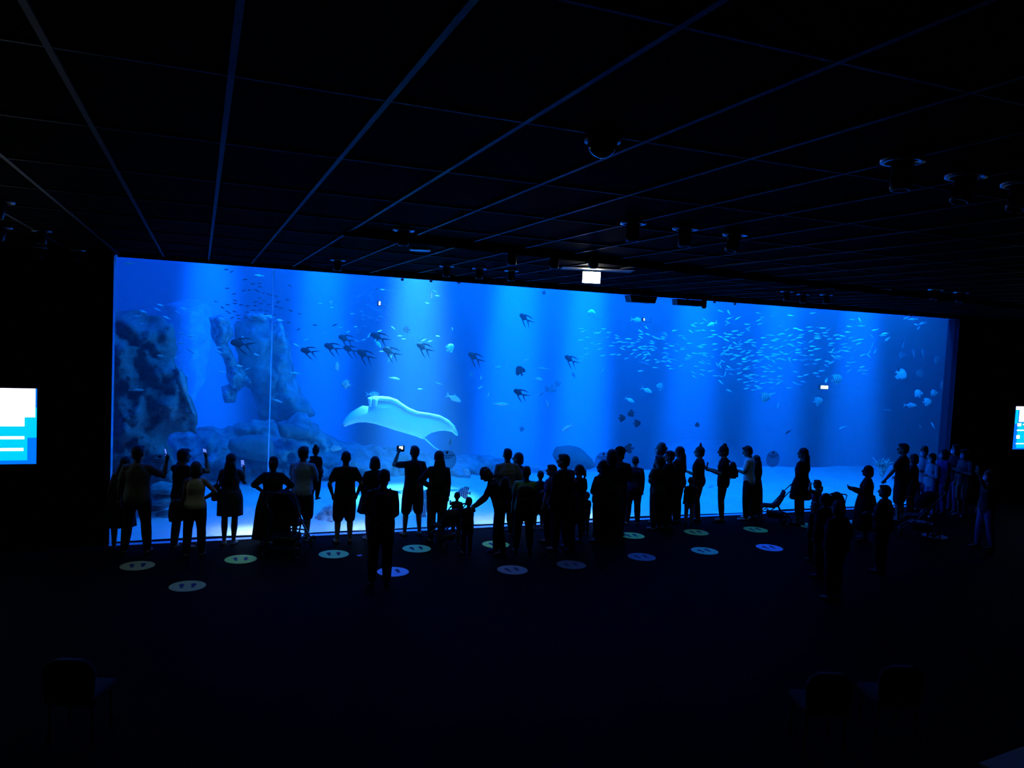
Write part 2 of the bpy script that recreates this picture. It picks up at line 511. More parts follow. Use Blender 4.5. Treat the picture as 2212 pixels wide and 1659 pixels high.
    # ---- lower clothing
    if legs in ('trousers', 'shorts', 'leggings'):
        bm = bmesh.new()
        g = {'trousers': .02, 'shorts': .03, 'leggings': .009}[legs] * k
        ring_loft(bm, [oval(up((0, y, z)) if z > .9 else Vector((0, y * k, z * k + zsh * k)), a * k + g * .8, b * k + g * .8, 18, None, 2.2) for z, a, b, y in
                       [(.80, .13, .1, 0), (.88, .165 * fx, .115 * fx, -.01), (.96, .168 * fx, .115 * fx, -.01), (1.02, .152 * fx, .10 * fx, .0)]])
        for s in (-1, 1):
            hip, knee, ank, toe, lf = kn[s]
            if legs == 'shorts':
                e = hip.lerp(knee, 1.0) + Vector((0, 0, -.02 * k))
                tube(bm, [hip, hip.lerp(knee, .5), e], [.092 * k * lf + g * .7, .085 * k * lf + g, .066 * k * lf + g * 1.1], 12)
            else:
                tube(bm, [hip, hip.lerp(knee, .45), knee, knee.lerp(ank, .4), knee.lerp(ank, .97)],
                     [.092 * k * lf + g * .7, .08 * k * lf + g, .056 * k * lf + g, .056 * k * lf + g, .04 * k + g * (1.1 if legs == 'trousers' else 1)], 12)
        remesh(bm, legs, vc, cloth(lc), root, 3)
    elif legs in ('skirt', 'dress', 'robe'):
        bm = bmesh.new()
        N = 40
        rings = []
        zt, zb = 1.06, 1.0 - skirt
        wr = {'skirt': .15, 'dress': .15, 'robe': .17}[legs] * fx
        for i in range(9):
            t = i / 8
            z = zt + (zb - zt) * t
            a = wr + .028 + (.045 * fx * min(1, t * 3.2)) + (flare - 1) * .17 * t
            r = []
            for j in range(N):
                th = 2 * math.pi * j / N
                rip = 1 + .045 * t * math.sin(th * 7 + 1.3) + .02 * t * math.sin(th * 11)
                p = Vector((a * rip * math.cos(th), (a * .78) * rip * math.sin(th), z)) * k
                r.append(p if z < .93 else up((p.x / k, p.y / k, z)))
            rings.append(r)
        ring_loft(bm, rings)
        finish(bm, 'skirt', cloth(lc), root)
    # ---- shoes
    for s in (-1, 1):
        hip, knee, ank, toe, lf = kn[s]
        bm = bmesh.new()
        base = Vector((ank.x, ank.y, max(0.0, ank.z - .09 * k)))
        f = Matrix.Rotation(-s * .2, 3, 'Z')
        rr = []
        for t, wd, ht in [(-.075, .028, .035), (-.055, .038, .06), (0, .04, .075), (.06, .044, .06), (.12, .046, .045), (.165, .038, .035), (.19, .018, .022)]:
            c = base + f @ Vector((0, t * k, 0))
            rr.append([c + f @ Vector((wd * k * math.cos(a), 0, max(0.0, ht * k * (.5 + .5 * math.sin(a))))) for a in [2 * math.pi * q / 12 for q in range(12)]])
        ring_loft(bm, rr)
        finish(bm, 'shoe', cloth(shoe), root)
    # ---- hair
    if hair:
        bm = bmesh.new()
        C = lambda x, y, z: hc0 + Rh @ Vector((x * hs, y * hs, z * hs))
        if hair == 'short':
            blob(bm, C(0, -.018, .03), (.083 * hs, .098 * hs, .098 * hs), Rh)
            blob(bm, C(0, -.045, -.02), (.068 * hs, .064 * hs, .07 * hs), Rh)
            blob(bm, C(0, .035, .085), (.058 * hs, .06 * hs, .034 * hs), Rh)
        elif hair == 'curly':
            for q in range(46):
                th, ph = random.uniform(0, 6.28), random.uniform(-.6, 1.5)
                blob(bm, C(.085 * math.cos(th) * math.cos(ph), -.025 + .09 * math.sin(th) * math.cos(ph) * .8, .02 + .085 * math.sin(ph)), (.03 * hs,) * 3, None, 8)
            blob(bm, C(0, -.025, .02), (.092 * hs, .1 * hs, .095 * hs), Rh)
            blob(bm, C(0, -.05, -.05), (.1 * hs, .07 * hs, .08 * hs), Rh)
        elif hair == 'bald':
            blob(bm, C(0, -.04, -.01), (.08 * hs, .07 * hs, .05 * hs), Rh)
        else:
            blob(bm, C(0, -.018, .028), (.09 * hs, .103 * hs, .103 * hs), Rh)
            blob(bm, C(0, -.045, -.03), (.078 * hs, .07 * hs, .08 * hs), Rh)
        if hair == 'bob':
            ring_loft(bm, [oval(C(0, -.025, z), a * hs, b * hs, 16, Rh) for z, a, b in [(.05, .085, .09), (0, .1, .1), (-.06, .108, .1), (-.11, .1, .085), (-.125, .07, .06)]])
        if hair == 'bun':
            blob(bm, C(0, -.045, .13), (.045 * hs, .045 * hs, .04 * hs), Rh)
        if hair == 'topknot':
            blob(bm, C(0, -.02, .145), (.028 * hs, .03 * hs, .04 * hs), Rh)
            blob(bm, C(.01, -.02, .185), (.016 * hs, .018 * hs, .022 * hs), Rh)
        if hair == 'updo':
            blob(bm, C(0, -.03, .10), (.075 * hs, .075 * hs, .055 * hs), Rh)
            blob(bm, C(-.02, -.09, .03), (.05 * hs, .05 * hs, .05 * hs), Rh)
        if hair in ('long', 'pony'):
            L = hairlen
            pts = [C(0, -.05, .02), C(0, -.085, -.05), neck + Rl @ Vector((0, -.085 * k, -.06 * k)), neck + Rl @ Vector((0, -.115 * k, -(.08 + L * .55) * k)), neck + Rl @ Vector((0, -.125 * k, -(.1 + L * .75) * k))]
            if hair == 'pony':
                tube(bm, [C(0, -.09, .05), C(0, -.14, .02), C(0, -.15, -.08), C(0, -.13, -.16)], [.02 * hs, .03 * hs, .03 * hs, .012 * hs], 10)
            else:
                wd = [.08, .1, .125, .12, .07]
                ring_loft(bm, [oval(p, a * k, b * k, 16, Rl, 2.3) for p, a, b in zip(pts, wd, [.06, .06, .055, .045, .025])])
        remesh(bm, 'hair', .011 if h > 1.2 else .009, hairmat(hc), root, 1 if hair == 'curly' else 2)
    if cap:
        bm = bmesh.new()
        blob(bm, hc0 + Rh @ Vector((0, -.01 * hs, .05 * hs)), (.094 * hs, .108 * hs, .09 * hs), Rh)
        ring_loft(bm, [oval(hc0 + Rh @ Vector((0, .075 * hs + o, (.062 - o * .35) * hs)), a * hs, b * hs, 16, Rh) for o, a, b in [(-.01, .075, .06), (.03, .078, .075), (.035, .06, .06)]])
        remesh(bm, 'cap', .011, cloth(cap), root, 1)
    if mask:
        bm = bmesh.new()
        rr = []
        for z, a, b in [(.012, .05, .03), (-.02, .062, .05), (-.06, .06, .052), (-.095, .042, .035)]:
            rr.append(oval(hc0 + Rh @ Vector((0, .062 * hs, z * hs)), a * hs, b * hs, 16, Rh))
        ring_loft(bm, rr)
        finish(bm, 'face_mask', cloth('mask'), root)
    # ---- place
    Rz = Matrix.Rotation(math.radians(face), 3, 'Z')
    if pos is None:
        tp = Rz @ topv
        g = onz(px, py, tp.z + z0)
        if g.y - tp.y > Ymax: g = ony(px, py, Ymax + tp.y)
        root.location = (g.x - tp.x, g.y - tp.y, z0)
    else:
        root.location = pos
    root.scale = (1, 1, 1)
    def world(v): return root.location + Rz @ v
    out = {q: (world(v[0]), Rz @ v[1], Rz @ v[2], world(v[3]), world(v[4]), world(v[5])) for q, v in out.items()}
    out['root'] = root
    out['head'] = world(hc0)
    out['face'] = face
    out['k'] = k
    out['up'] = lambda x, y, z: world(up((x, y, z)))
    return out
# ---------------------------------------------------------------- carried things
M_black = mat('black_plastic', (.01, .01, .012), 0.35, 0, 0.5)
M_screen = mat('phone_screen', (.02, .03, .08), 0.3, 0, 0.4, (.10, .2, 1.0), 1.3)
M_lcd = mat('camera_screen', (.8, .8, .8), 0.3, 0, 0.4, (1, 1, 1), 4.0)
M_leather = mat('black_leather', (.008, .007, .008), 0.5, 0, 0.4, bump=0.3, nscale=60)
M_frame = mat('dark_tube_metal', (.03, .03, .035), 0.35, 0.4, 0.5)
M_rubber = mat('rubber', (.008, .008, .008), 0.8, 0, 0.2)
def phone(p, sd, label, wide=False, group=None):
    """handset in the hand sd of person p, screen turned towards its owner"""
    c, d, n, e, wv, sh = p[sd]
    c = c + Vector((0, 0, .03))
    back = (p['head'] - c)
    back.normalize()
    yaw = math.atan2(-back.x, back.y) + math.pi
    o = empty('phone', c, yaw)
    tag(o, label, 'phone', group)
    o.rotation_euler.x = 0.15
    w_, h_ = (.15, .075) if wide else (.075, .15)
    bm = bmesh.new()
    box(bm, (0, 0, .03), (w_, .009, h_), bev=.004)
    finish(bm, 'case', M_black, o)
    bm = bmesh.new()
    box(bm, (0, -.0052, .03), (w_ * .88, .001, h_ * .86))
    finish(bm, 'screen', M_screen, o, False)
    return o
def bag(c, s, label, face=0, strap=None, name='shoulder_bag'):
    o = empty(name, c, math.radians(face))
    tag(o, label, 'bag')
    bm = bmesh.new()
    rr = []
    for z, a, b in [(-.5, .35, .3), (-.46, .44, .42), (-.2, .5, .5), (.15, .46, .42), (.4, .36, .28), (.5, .2, .12)]:
        rr.append(oval(Vector((0, 0, z * s[2])), a * s[0], b * s[1], 20, None, 3))
    ring_loft(bm, rr)
    finish(bm, 'body', M_leather, o)
    if strap:
        bm = bmesh.new()
        R_ = Matrix.Rotation(-math.radians(face), 3, 'Z')
        tube(bm, [R_ @ (Vector(q) - Vector(c)) for q in strap], .011, 8)
        finish(bm, 'strap', M_leather, o)
    return o
def backpack(p, label, col='black', w=.3, hgt=.42, zc=1.24):
    f = p['face']
    o = empty('backpack', p['up'](0, -.2, zc), math.radians(f))
    tag(o, label, 'backpack')
    k = p['k']
    bm = bmesh.new()
    rr = []
    for z, a, b in [(-.5, .4, .35), (-.45, .5, .48), (0, .5, .52), (.3, .46, .42), (.46, .34, .28), (.5, .2, .15)]:
        rr.append(oval(Vector((0, 0, z * hgt * k)), a * w * k, b * .17 * k, 20, None, 3.2))
    ring_loft(bm, rr)
    finish(bm, 'body', cloth(col), o)
    bm = bmesh.new()
    ring_loft(bm, [oval(Vector((0, -.09 * k, z * hgt * k)), a * w * k, .03 * k, 16, None, 3) for z, a in [(-.4, .3), (-.35, .38), (-.05, .38), (0, .3)]])
    finish(bm, 'pocket', cloth(col), o)
    for s in (-1, 1):
        bm = bmesh.new()
        tube(bm, [(s * .09 * k, .07 * k, .19 * k), (s * .11 * k, .16 * k, .225 * k), (s * .12 * k, .29 * k, .17 * k), (s * .13 * k, .32 * k, .0), (s * .12 * k, .22 * k, -.16 * k), (s * .1 * k, .06 * k, -.19 * k)], .014 * k, 8)
        finish(bm, 'strap', cloth(col), o)
    return o
def wheel(bm_t, bm_h, c, r, wd=.03):
    N = 20
    M = Matrix.Rotation(math.pi / 2, 3, 'Y')
    for bmx, ro, ri, w_ in ((bm_t, r, r * .78, wd), (bm_h, r * .3, r * .1, wd * 1.2)):
        rr = []
        for a, x in ((ro, -w_ / 2), (ro, w_ / 2), (ri, w_ / 2), (ri, -w_ / 2)):
            rr.append([Vector(c) + Vector((x, a * math.cos(2 * math.pi * q / N), a * math.sin(2 * math.pi * q / N))) for q in range(N)])
        rr.append(rr[0])
        ring_loft(bmx, rr, False)
    for q in range(5):
        a = 2 * math.pi * q / 5
        d = Vector((0, math.cos(a), math.sin(a)))
        tube(bm_h, [Vector(c) + d * r * .2, Vector(c) + d * r * .8], r * .06, 6)
def stroller(x, y, face, label, sc=1.0, hood=True, col='black', recline=0.0):
    """pushchair, front towards its own +Y"""
    o = empty('stroller', (x, y, 0), math.radians(face))
    tag(o, label, 'stroller')
    o.scale = (sc, sc, sc)
    bm = bmesh.new()
    for s in (-1, 1):
        tube(bm, [(s * .24, -.46, 1.02), (s * .24, -.32, .86), (s * .25, -.02, .46), (s * .25, .36, .14)], .013, 8)
        tube(bm, [(s * .25, -.1, .56), (s * .25, -.34, .15)], .013, 8)
        tube(bm, [(s * .25, .16, .32), (s * .25, -.3, .2)], .01, 8)
    tube(bm, [(-.25, -.34, .14), (.25, -.34, .14)], .012, 8)
    tube(bm, [(-.25, .36, .14), (.25, .36, .14)], .012, 8)
    tube(bm, [(-.25, .1, .36), (.25, .1, .36)], .012, 8)
    finish(bm, 'frame', M_frame, o)
    bm = bmesh.new()
    tube(bm, [(-.24, -.46, 1.02), (-.2, -.5, 1.06), (.2, -.5, 1.06), (.24, -.46, 1.02)], .018, 10)
    finish(bm, 'handle', M_rubber, o)
    bm = bmesh.new()
    ring_loft(bm, [oval(Vector((0, yy, zz)), .2, t, 16, Matrix.Rotation(math.radians(a), 3, 'X'), 3) for yy, zz, t, a in
                   [(.3, .42, .02, 100), (.22, .47, .04, 90), (.0, .47, .045, 80), (-.12, .52, .05, 40), (-.22, .7, .045, 15), (-.28, .9, .03, 10)]])
    finish(bm, 'seat', cloth(col), o)
    if hood:
        bm = bmesh.new()
        rr = []
        for i in range(9):
            a = math.radians(-25 + 125 * i / 8)
            rr.append([Vector((.235 * math.cos(t), -.2 + .34 * math.sin(a) * (.25 + .75 * math.sin(t)) - .05, .72 + .36 * math.cos(a) * math.sin(t))) for t in [math.pi * q / 14 for q in range(15)]])
        vr = [[bm.verts.new(p) for p in r] for r in rr]
        for a, b in zip(vr, vr[1:]):
            for i in range(14): bm.faces.new((a[i], a[i + 1], b[i + 1], b[i]))
        bmesh.ops.solidify(bm, geom=bm.faces[:], thickness=.012)
        finish(bm, 'hood', cloth(col), o)
    bm = bmesh.new()
    ring_loft(bm, [oval(Vector((0, -.08, z)), a, b, 20, None, 4) for z, a, b in [(.17, .17, .16), (.175, .19, .19), (.3, .21, .22), (.31, .2, .21)]])
    finish(bm, 'basket', cloth('charcoal'), o)
    for s, yy, r in ((-1, -.34, .14), (1, -.34, .14), (-1, .36, .1), (1, .36, .1)):
        t, hb = bmesh.new(), bmesh.new()
        wheel(t, hb, (s * .28, yy, r), r)
        wo = finish(t, 'wheel', M_rubber, o)
        finish(hb, 'hub', M_frame, wo)
    return o
# ---------------------------------------------------------------- the visitors, left to right
P1 = person('long haired person in dark dress leaning on the man by the left window post', 274, 982, 1.63, -8, 'f', armL='down', armR='down', side=7, hair='long', legs='skirt', top='tank', tc='black', lc='black', skirt=.55, hairlen=.45, stance=.08)
P2 = person('man in pale tee lifting a phone beside the left edge of the window', 300, 961, 1.86, -8, armL='loose', armR='phoneout', tc='sage', lc='black', stance=.17, fat=1.08, hair='short', hy=-25)
phone(P2, 'R', 'upright phone held out by the man in the pale tee')
P3 = person('man with glasses in black shirt framing a picture with a phone held sideways', 398, 968, 1.78, -38, armL='camera', armR='camera', tc='black', lc='charcoal', stance=.13, hy=-20)
phone(P3, 'R', 'phone held sideways in both hands above the woman in the tan top', wide=True)
P4 = person('woman in loose tan sleeveless top with left hand bag and right hand on hip', 424, 996, 1.63, -5, 'f', armL='down', armR='hip', hair='bob', hc='brown', top='tank', tc='tan', legs='trousers', lc='charcoal', stance=.13, fat=1.03)
q = P4['up'](-.3, -.04, 0)
bag((P4['up'](-.31, -.03, .86)), (.26, .13, .38), 'large black shoulder bag hanging beside the tan top', 10, [P4['up'](-.36, -.03, 1.0), P4['up'](-.24, -.13, 1.25), P4['up'](-.16, -.06, 1.46), P4['up'](-.18, .1, 1.3), P4['up'](-.3, .02, 1.0)])
P5 = person('woman with long straight hair in short dark dress filming on a phone', 500, 976, 1.66, -10, 'f', armL='chest', armR='phone', hair='long', hc='black', hairlen=.22, top='dress', tc='charcoal', legs='dress', lc='charcoal', skirt=.43, flare=1.0, stance=.085, fat=1.05, shoe='beige')
phone(P5, 'R', 'glowing phone held upright by the woman with long straight hair')
bag((P5['up'](-.24, -.1, 1.02)), (.17, .12, .3), 'black bag at the elbow of the woman in the short dress', 20, [P5['up'](-.24, -.1, 1.15), P5['up'](-.2, -.12, 1.3), P5['up'](-.15, -.02, 1.45), P5['up'](-.2, .1, 1.25)])
P6 = person('broad woman with piled up hair in long dark skirt behind the big pushchair', 592, 975, 1.6, -14, 'f', fat=1.22, armL='wide', armR='wide', hair='updo', legs='robe', top='tee', tc='black', lc='black', skirt=.86, flare=1.5, stance=.08, Ymax=-.5, sleeve=1.0)
g = onz(622, 1190)
stroller(g.x, g.y - .05, -28, 'black hooded pushchair with rear basket beside the long skirt', 1.08)
P8 = person('man in pale blue untucked shirt carrying a small girl on his right arm', 657, 963, 1.79, -28, fat=1.08, armL='hold', armR='hold', tc='paleblue', legs='shorts', lc='black', stance=.12, hy=-15)
c = P8['up'](.17, .18, 1.0)
person('small girl with hair buns carried on the arm of the man in pale blue', 683, 970, .98, -35, 'f', armL='reach', armR='down', hair='bun', hc='brown', tc='charcoal', lc='black', kid=True, pos=Vector((c.x, c.y, .77)), fat=1.45, legs='trousers', seat=False, kneeb=.03)
P10 = person('man in shorts standing alone with both hands in his pockets', 748, 974, 1.73, -4, armL='pocket', armR='pocket', tc='black', legs='shorts', lc='black', stance=.12, fat=1.06)
P11 = person('woman with short neat hair in a flared dark coat', 810, 985, 1.6, 5, 'f', armL='pocket', armR='crossed', hair='bob', hc='black', top='long', tc='black', legs='skirt', lc='black', skirt=.42, flare=1.5, fat=1.12, shoe='white', Ymax=-.5)
P12 = person('dark clothed person nearest the camera on the blue floor disc, hands behind back', 832, 1013, 1.84, -12, armL='back', armR='back', tc='black', lc='black', stance=.11, fat=1.07, hp=12, hy=-20, top='long')
backpack(P12, 'dark backpack worn by the person nearest the camera', 'black', .27, .4)
P13 = person('man holding a camera with bright display up to his face', 896, 962, 1.78, 4, armL='camera', armR='crossed', tc='black', lc='black', stance=.15, legs='shorts', fat=1.0)
cm = P13['L'][0] + Vector((0, 0, .02))
o = empty('camera', cm, math.radians(4))
tag(o, 'compact camera with glowing white display held by the man left of the long haired woman', 'camera')
bm = bmesh.new(); box(bm, (0, 0, 0), (.15, .05, .12), bev=.008); finish(bm, 'body', M_black, o)
bm = bmesh.new(); box(bm, (0, -.0262, .02), (.075, .002, .058)); finish(bm, 'display', M_lcd, o, False)
bm = bmesh.new(); tube(bm, [(0, .02, 0), (0, .07, 0)], .03, 16); finish(bm, 'lens', M_black, o)
P14 = person('woman with very long wavy hair and hand on hip in front of the round notice', 949, 973, 1.76, -5, 'f', fat=1.12, armL='hip', armR='down', hair='long', hairlen=.42, hc='black', top='long', tc='black', lc='charcoal', stance=.1)
g = onz(955, 1176)
stroller(g.x, g.y - .05, 25, 'low folded buggy with bags by the green floor disc', .8, hood=False, col='charcoal')
person('toddler standing right of the low buggy with one arm raised', 988, 1062, .93, -20, armL='point', armR='down', hair='short', tc='black', lc='black', kid=True, stance=.1)
person('small child held by the hand of the curly haired woman', 1013, 1073, 1.02, -5, armL='down', armR='point', tc='black', lc='black', kid=True, shoe='grey')
P18 = person('curly haired woman with backpack bending towards the small children', 1038, 1013, 1.68, 62, 'f', armL='reach', armR='reach', lean=22, hp=22, hair='curly', hc='black', top='long', tc='black', lc='black', stance=.1, step=.08, shoe='grey')
backpack(P18, 'dark backpack on the bending curly haired woman', 'black', .28, .4)
P19 = person('tall broad man in grey pullover with collar', 1097, 968, 1.77, -4, fat=1.25, armL='down', armR='pocket', top='long', tc='grey', lc='black', stance=.14, hair='short', hc='black')
P20 = person('woman with bobbed hair looking left past the man in grey', 1119, 977, 1.63, 40, 'f', armL='down', armR='down', hair='bob', hc='brown', top='tee', tc='black', lc='black', hy=20)
P21 = person('boy in green tee with dark backpack', 1138, 1006, 1.62, -18, fat=1.18, armL='down', armR='down', tc='green', lc='black', hair='short', hy=-20, stance=.14)
backpack(P21, 'black backpack covering the green tee', 'black', .36, .46, 1.15)
person('young boy between the green tee and the large couple', 1168, 1016, 1.23, -10, tc='navy', lc='black', kid=True, legs='shorts', armL='down', armR='down')
P23 = person('person in pale blue top looking left behind the tall dark man', 1192, 1003, 1.54, 35, 'f', fat=1.15, armL='down', armR='crossed', hair='short', tc='blue', lc='black', hc='brown', hy=25)
P24 = person('tall heavy man in dark clothes in the middle of the crowd', 1218, 980, 1.84, 22, fat=1.28, armL='down', armR='crossed', top='jacket', tc='black', lc='black', hy=25, stance=.15, hair='short')
P25 = person('girl with pony tail and dark top right of the heavy man', 1251, 1003, 1.56, 12, 'f', hair='pony', tc='black', lc='black', legs='shorts', armL='crossed', armR='down', hy=20)
person('child looking left between the heavy man and the pony tail', 1240, 1010, 1.36, 50, hair='short', tc='black', lc='black', hc='brown', kid=True, Ymax=-2.05)
person('toddler at the feet of the girl with the pony tail', 1268, 1062, .86, 10, tc='navy', lc='black', kid=True, Ymax=-1.0)
P26 = person('hunched person in dark hooded jacket below the round notice', 1301, 996, 1.62, 30, fat=1.22, top='jacket', tc='black', lc='black', armL='crossed', armR='crossed', hair='updo', hy=10)
P27 = person('woman in long dark robe left of the woman with the peaked cap', 1322, 970, 1.84, 5, 'f', fat=1.02, armL='crossed', armR='crossed', hair='bob', legs='robe', top='robe', tc='black', lc='black', skirt=.93, flare=1.35)
P28 = person('tall person in peaked cap with folded bare arms', 1341, 965, 1.85, -40, armL='crossed', armR='crossed', cap='black', hair='short', tc='charcoal', lc='navy', fat=1.02, hy=-30, Ymax=-1.15)
P29 = person('elderly person looking down in a long loose top', 1374, 986, 1.52, -18, fat=1.15, armL='down', armR='down', lean=6, hp=22, hair='short', top='long', tc='navy', lc='black', hy=-25, stance=.13)
P30 = person('tall person with pale headscarf wearing a mask', 1427, 958, 1.79, 35, 'f', hair='updo', hc='grey', tc='black', top='long', lc='black', hy=35, mask=True)
P31 = person('person with folded arms in a shirt with pale seams in front of the headscarf', 1424, 982, 1.62, 15, fat=1.1, armL='hip', armR='crossed', tc='charcoal', lc='black', hair='short', Ymax=-.95)
P32 = person('man with cropped hair in dark vest between folded arms and long hair', 1447, 973, 1.7, 30, tc='black', lc='black', hair='short', hy=25, armL='crossed', armR='down')
P33 = person('woman with long hair and tight leggings left of the topknot', 1468, 964, 1.73, 30, 'f', hair='long', hairlen=.28, top='jacket', tc='black', legs='leggings', lc='black', stance=.09, fat=1.04, armL='crossed', armR='crossed')
P34 = person('person with topknot stretching a forearm out to the left', 1512, 952, 1.71, 40, 'm', hair='topknot', tc='black', top='tee', lc='black', fat=1.1, armL='read', armR='down', hy=12, stance=.11, step=.05)
phone(P34, 'L', 'phone held out low by the person with the topknot')
person('toddler in striped trousers clinging to the person with the topknot', 1493, 1030, 1.05, -30, kid=True, tc='black', lc='lightdenim', armL='down', armR='point', Ymax=-.36)
P36 = person('woman with high bun and backpack reading her phone', 1561, 962, 1.76, 58, 'f', hair='bun', top='tee', tc='black', legs='leggings', lc='black', armL='read', armR='read', hp=8, stance=.05)
phone(P36, 'L', 'phone read by the woman with the high bun')
backpack(P36, 'small black backpack worn by the woman with the high bun', 'black', .26, .36, 1.2)
P37 = person('slim man in white tee looking down at a phone', 1611, 963, 1.74, 38, fat=.97, armL='read', armR='down', hp=20, hy=12, tc='white', lc='black', stance=.15, hair='short', shoe='white')
phone(P37, 'L', 'phone held low by the slim man in the white tee')
P38 = person('small woman in ankle length dark dress right of the white tee', 1634, 982, 1.49, 10, 'f', hair='long', hairlen=.3, top='dress', tc='black', legs='dress', lc='black', skirt=.88, flare=1.25, shoe='white', fat=1.05)
P39 = person('woman with long hair and hand on hip standing over a pushchair', 1735, 967, 1.78, 22, 'f', hair='long', hairlen=.2, top='long', tc='black', lc='black', armL='hip', armR='down', fat=1.1, legs='skirt', skirt=.4, flare=1.25)
stroller(P39['root'].location.x - .55, P39['root'].location.y + .28, 58, 'pushchair with reclined seat left of the woman with hand on hip', .85, hood=False)
g = onz(1762, 1128)
person('child bending an arm over the head beside the pushchair', 1766, 1036, 1.24, 20, kid=True, armL='head', armR='head', tc='grey', lc='black', pos=None, Ymax=-.6)
stroller(15.05, -1.35, -35, 'second pushchair behind the two dark heads', .75, hood=True)
person('baby faced child with thin fair hair in front of the second pushchair', 1760, 1084, 1.1, 15, kid=True, hc='fair', tc='black', lc='black', hair='short', fat=1.15)
person('dark haired person in the foreground, head above the second pushchair', 1782, 1065, 1.5, 20, tc='black', lc='black', hair='curly', fat=1.25, top='jacket')
P41 = person('wide shouldered person in black, nearest of the heads below the window at right', 1811, 1080, 1.62, 12, tc='black', lc='black', hair='bob', fat=1.35, top='jacket', armL='pocket', armR='pocket')
P42 = person('woman with bobbed hair in profile reaching forward with one hand', 1875, 1005, 1.62, 50, 'f', hair='bob', hc='black', top='long', tc='black', lc='black', legs='robe', skirt=.72, flare=1.4, armL='read', armR='read', fat=1.2)
stroller(16.15, -2.65, 40, 'tall hooded pushchair at the right between bobbed hair and the man with cropped hair', .98, col='black')
P44 = person('tall man with cropped hair holding a pushchair handle', 1952, 957, 1.9, 28, tc='black', lc='charcoal', legs='shorts', armL='lowfwd', armR='down', hy=12, fat=1.12, stance=.14)
P45 = person('person pressed against the back of the tall man with cropped hair', 1974, 980, 1.6, 35, 'f', hair='bob', tc='black', lc='black', fat=1.2, armL='push', armR='pocket', top='long')
P46 = person('woman in a face mask with pale scarf behind two others at the right', 1997, 965, 1.69, 95, 'f', hair='updo', tc='paleblue', lc='navy', mask=True, armL='crossed', armR='crossed', hy=15)
P47 = person('masked woman in pale blue shirt and light jeans with a handbag strap', 2013, 979, 1.6, 85, 'f', hair='short', hc='brown', tc='paleblue', lc='lightdenim', mask=True, armL='crossed', armR='down', top='long', hp=12, shoe='white')
P48 = person('masked woman in patterned blouse and blue trousers', 2040, 970, 1.67, 75, 'f', hair='bob', hc='black', tc='blue', lc='blue', mask=True, armL='down', armR='crossed', fat=1.15)
P49 = person('tall masked man standing by the right end of the window', 2065, 960, 1.76, 85, hair='short', tc='charcoal', lc='denim', mask=True, armL='crossed', armR='crossed')
P50 = person('masked man in printed shirt and knee shorts by the window jamb', 2083, 970, 1.72, 80, hair='short', tc='grey', legs='shorts', lc='beige', mask=True, armL='crossed', armR='down', hp=12, shoe='white')
P51 = person('person in pale jeans at far right raising a phone', 2137, 1015, 1.68, 70, 'f', hair='long', hc='brown', tc='charcoal', top='tee', lc='lightdenim', armL='upfront', armR='down', mask=True, step=.1)
phone(P51, 'L', 'phone raised by the person in pale jeans at far right')
person('bulky person in black in the foreground, head left of the tall hooded pushchair handle', 1912, 1047, 1.62, 25, tc='black', lc='black', hair='short', fat=1.3, top='jacket', armL='crossed', armR='push')
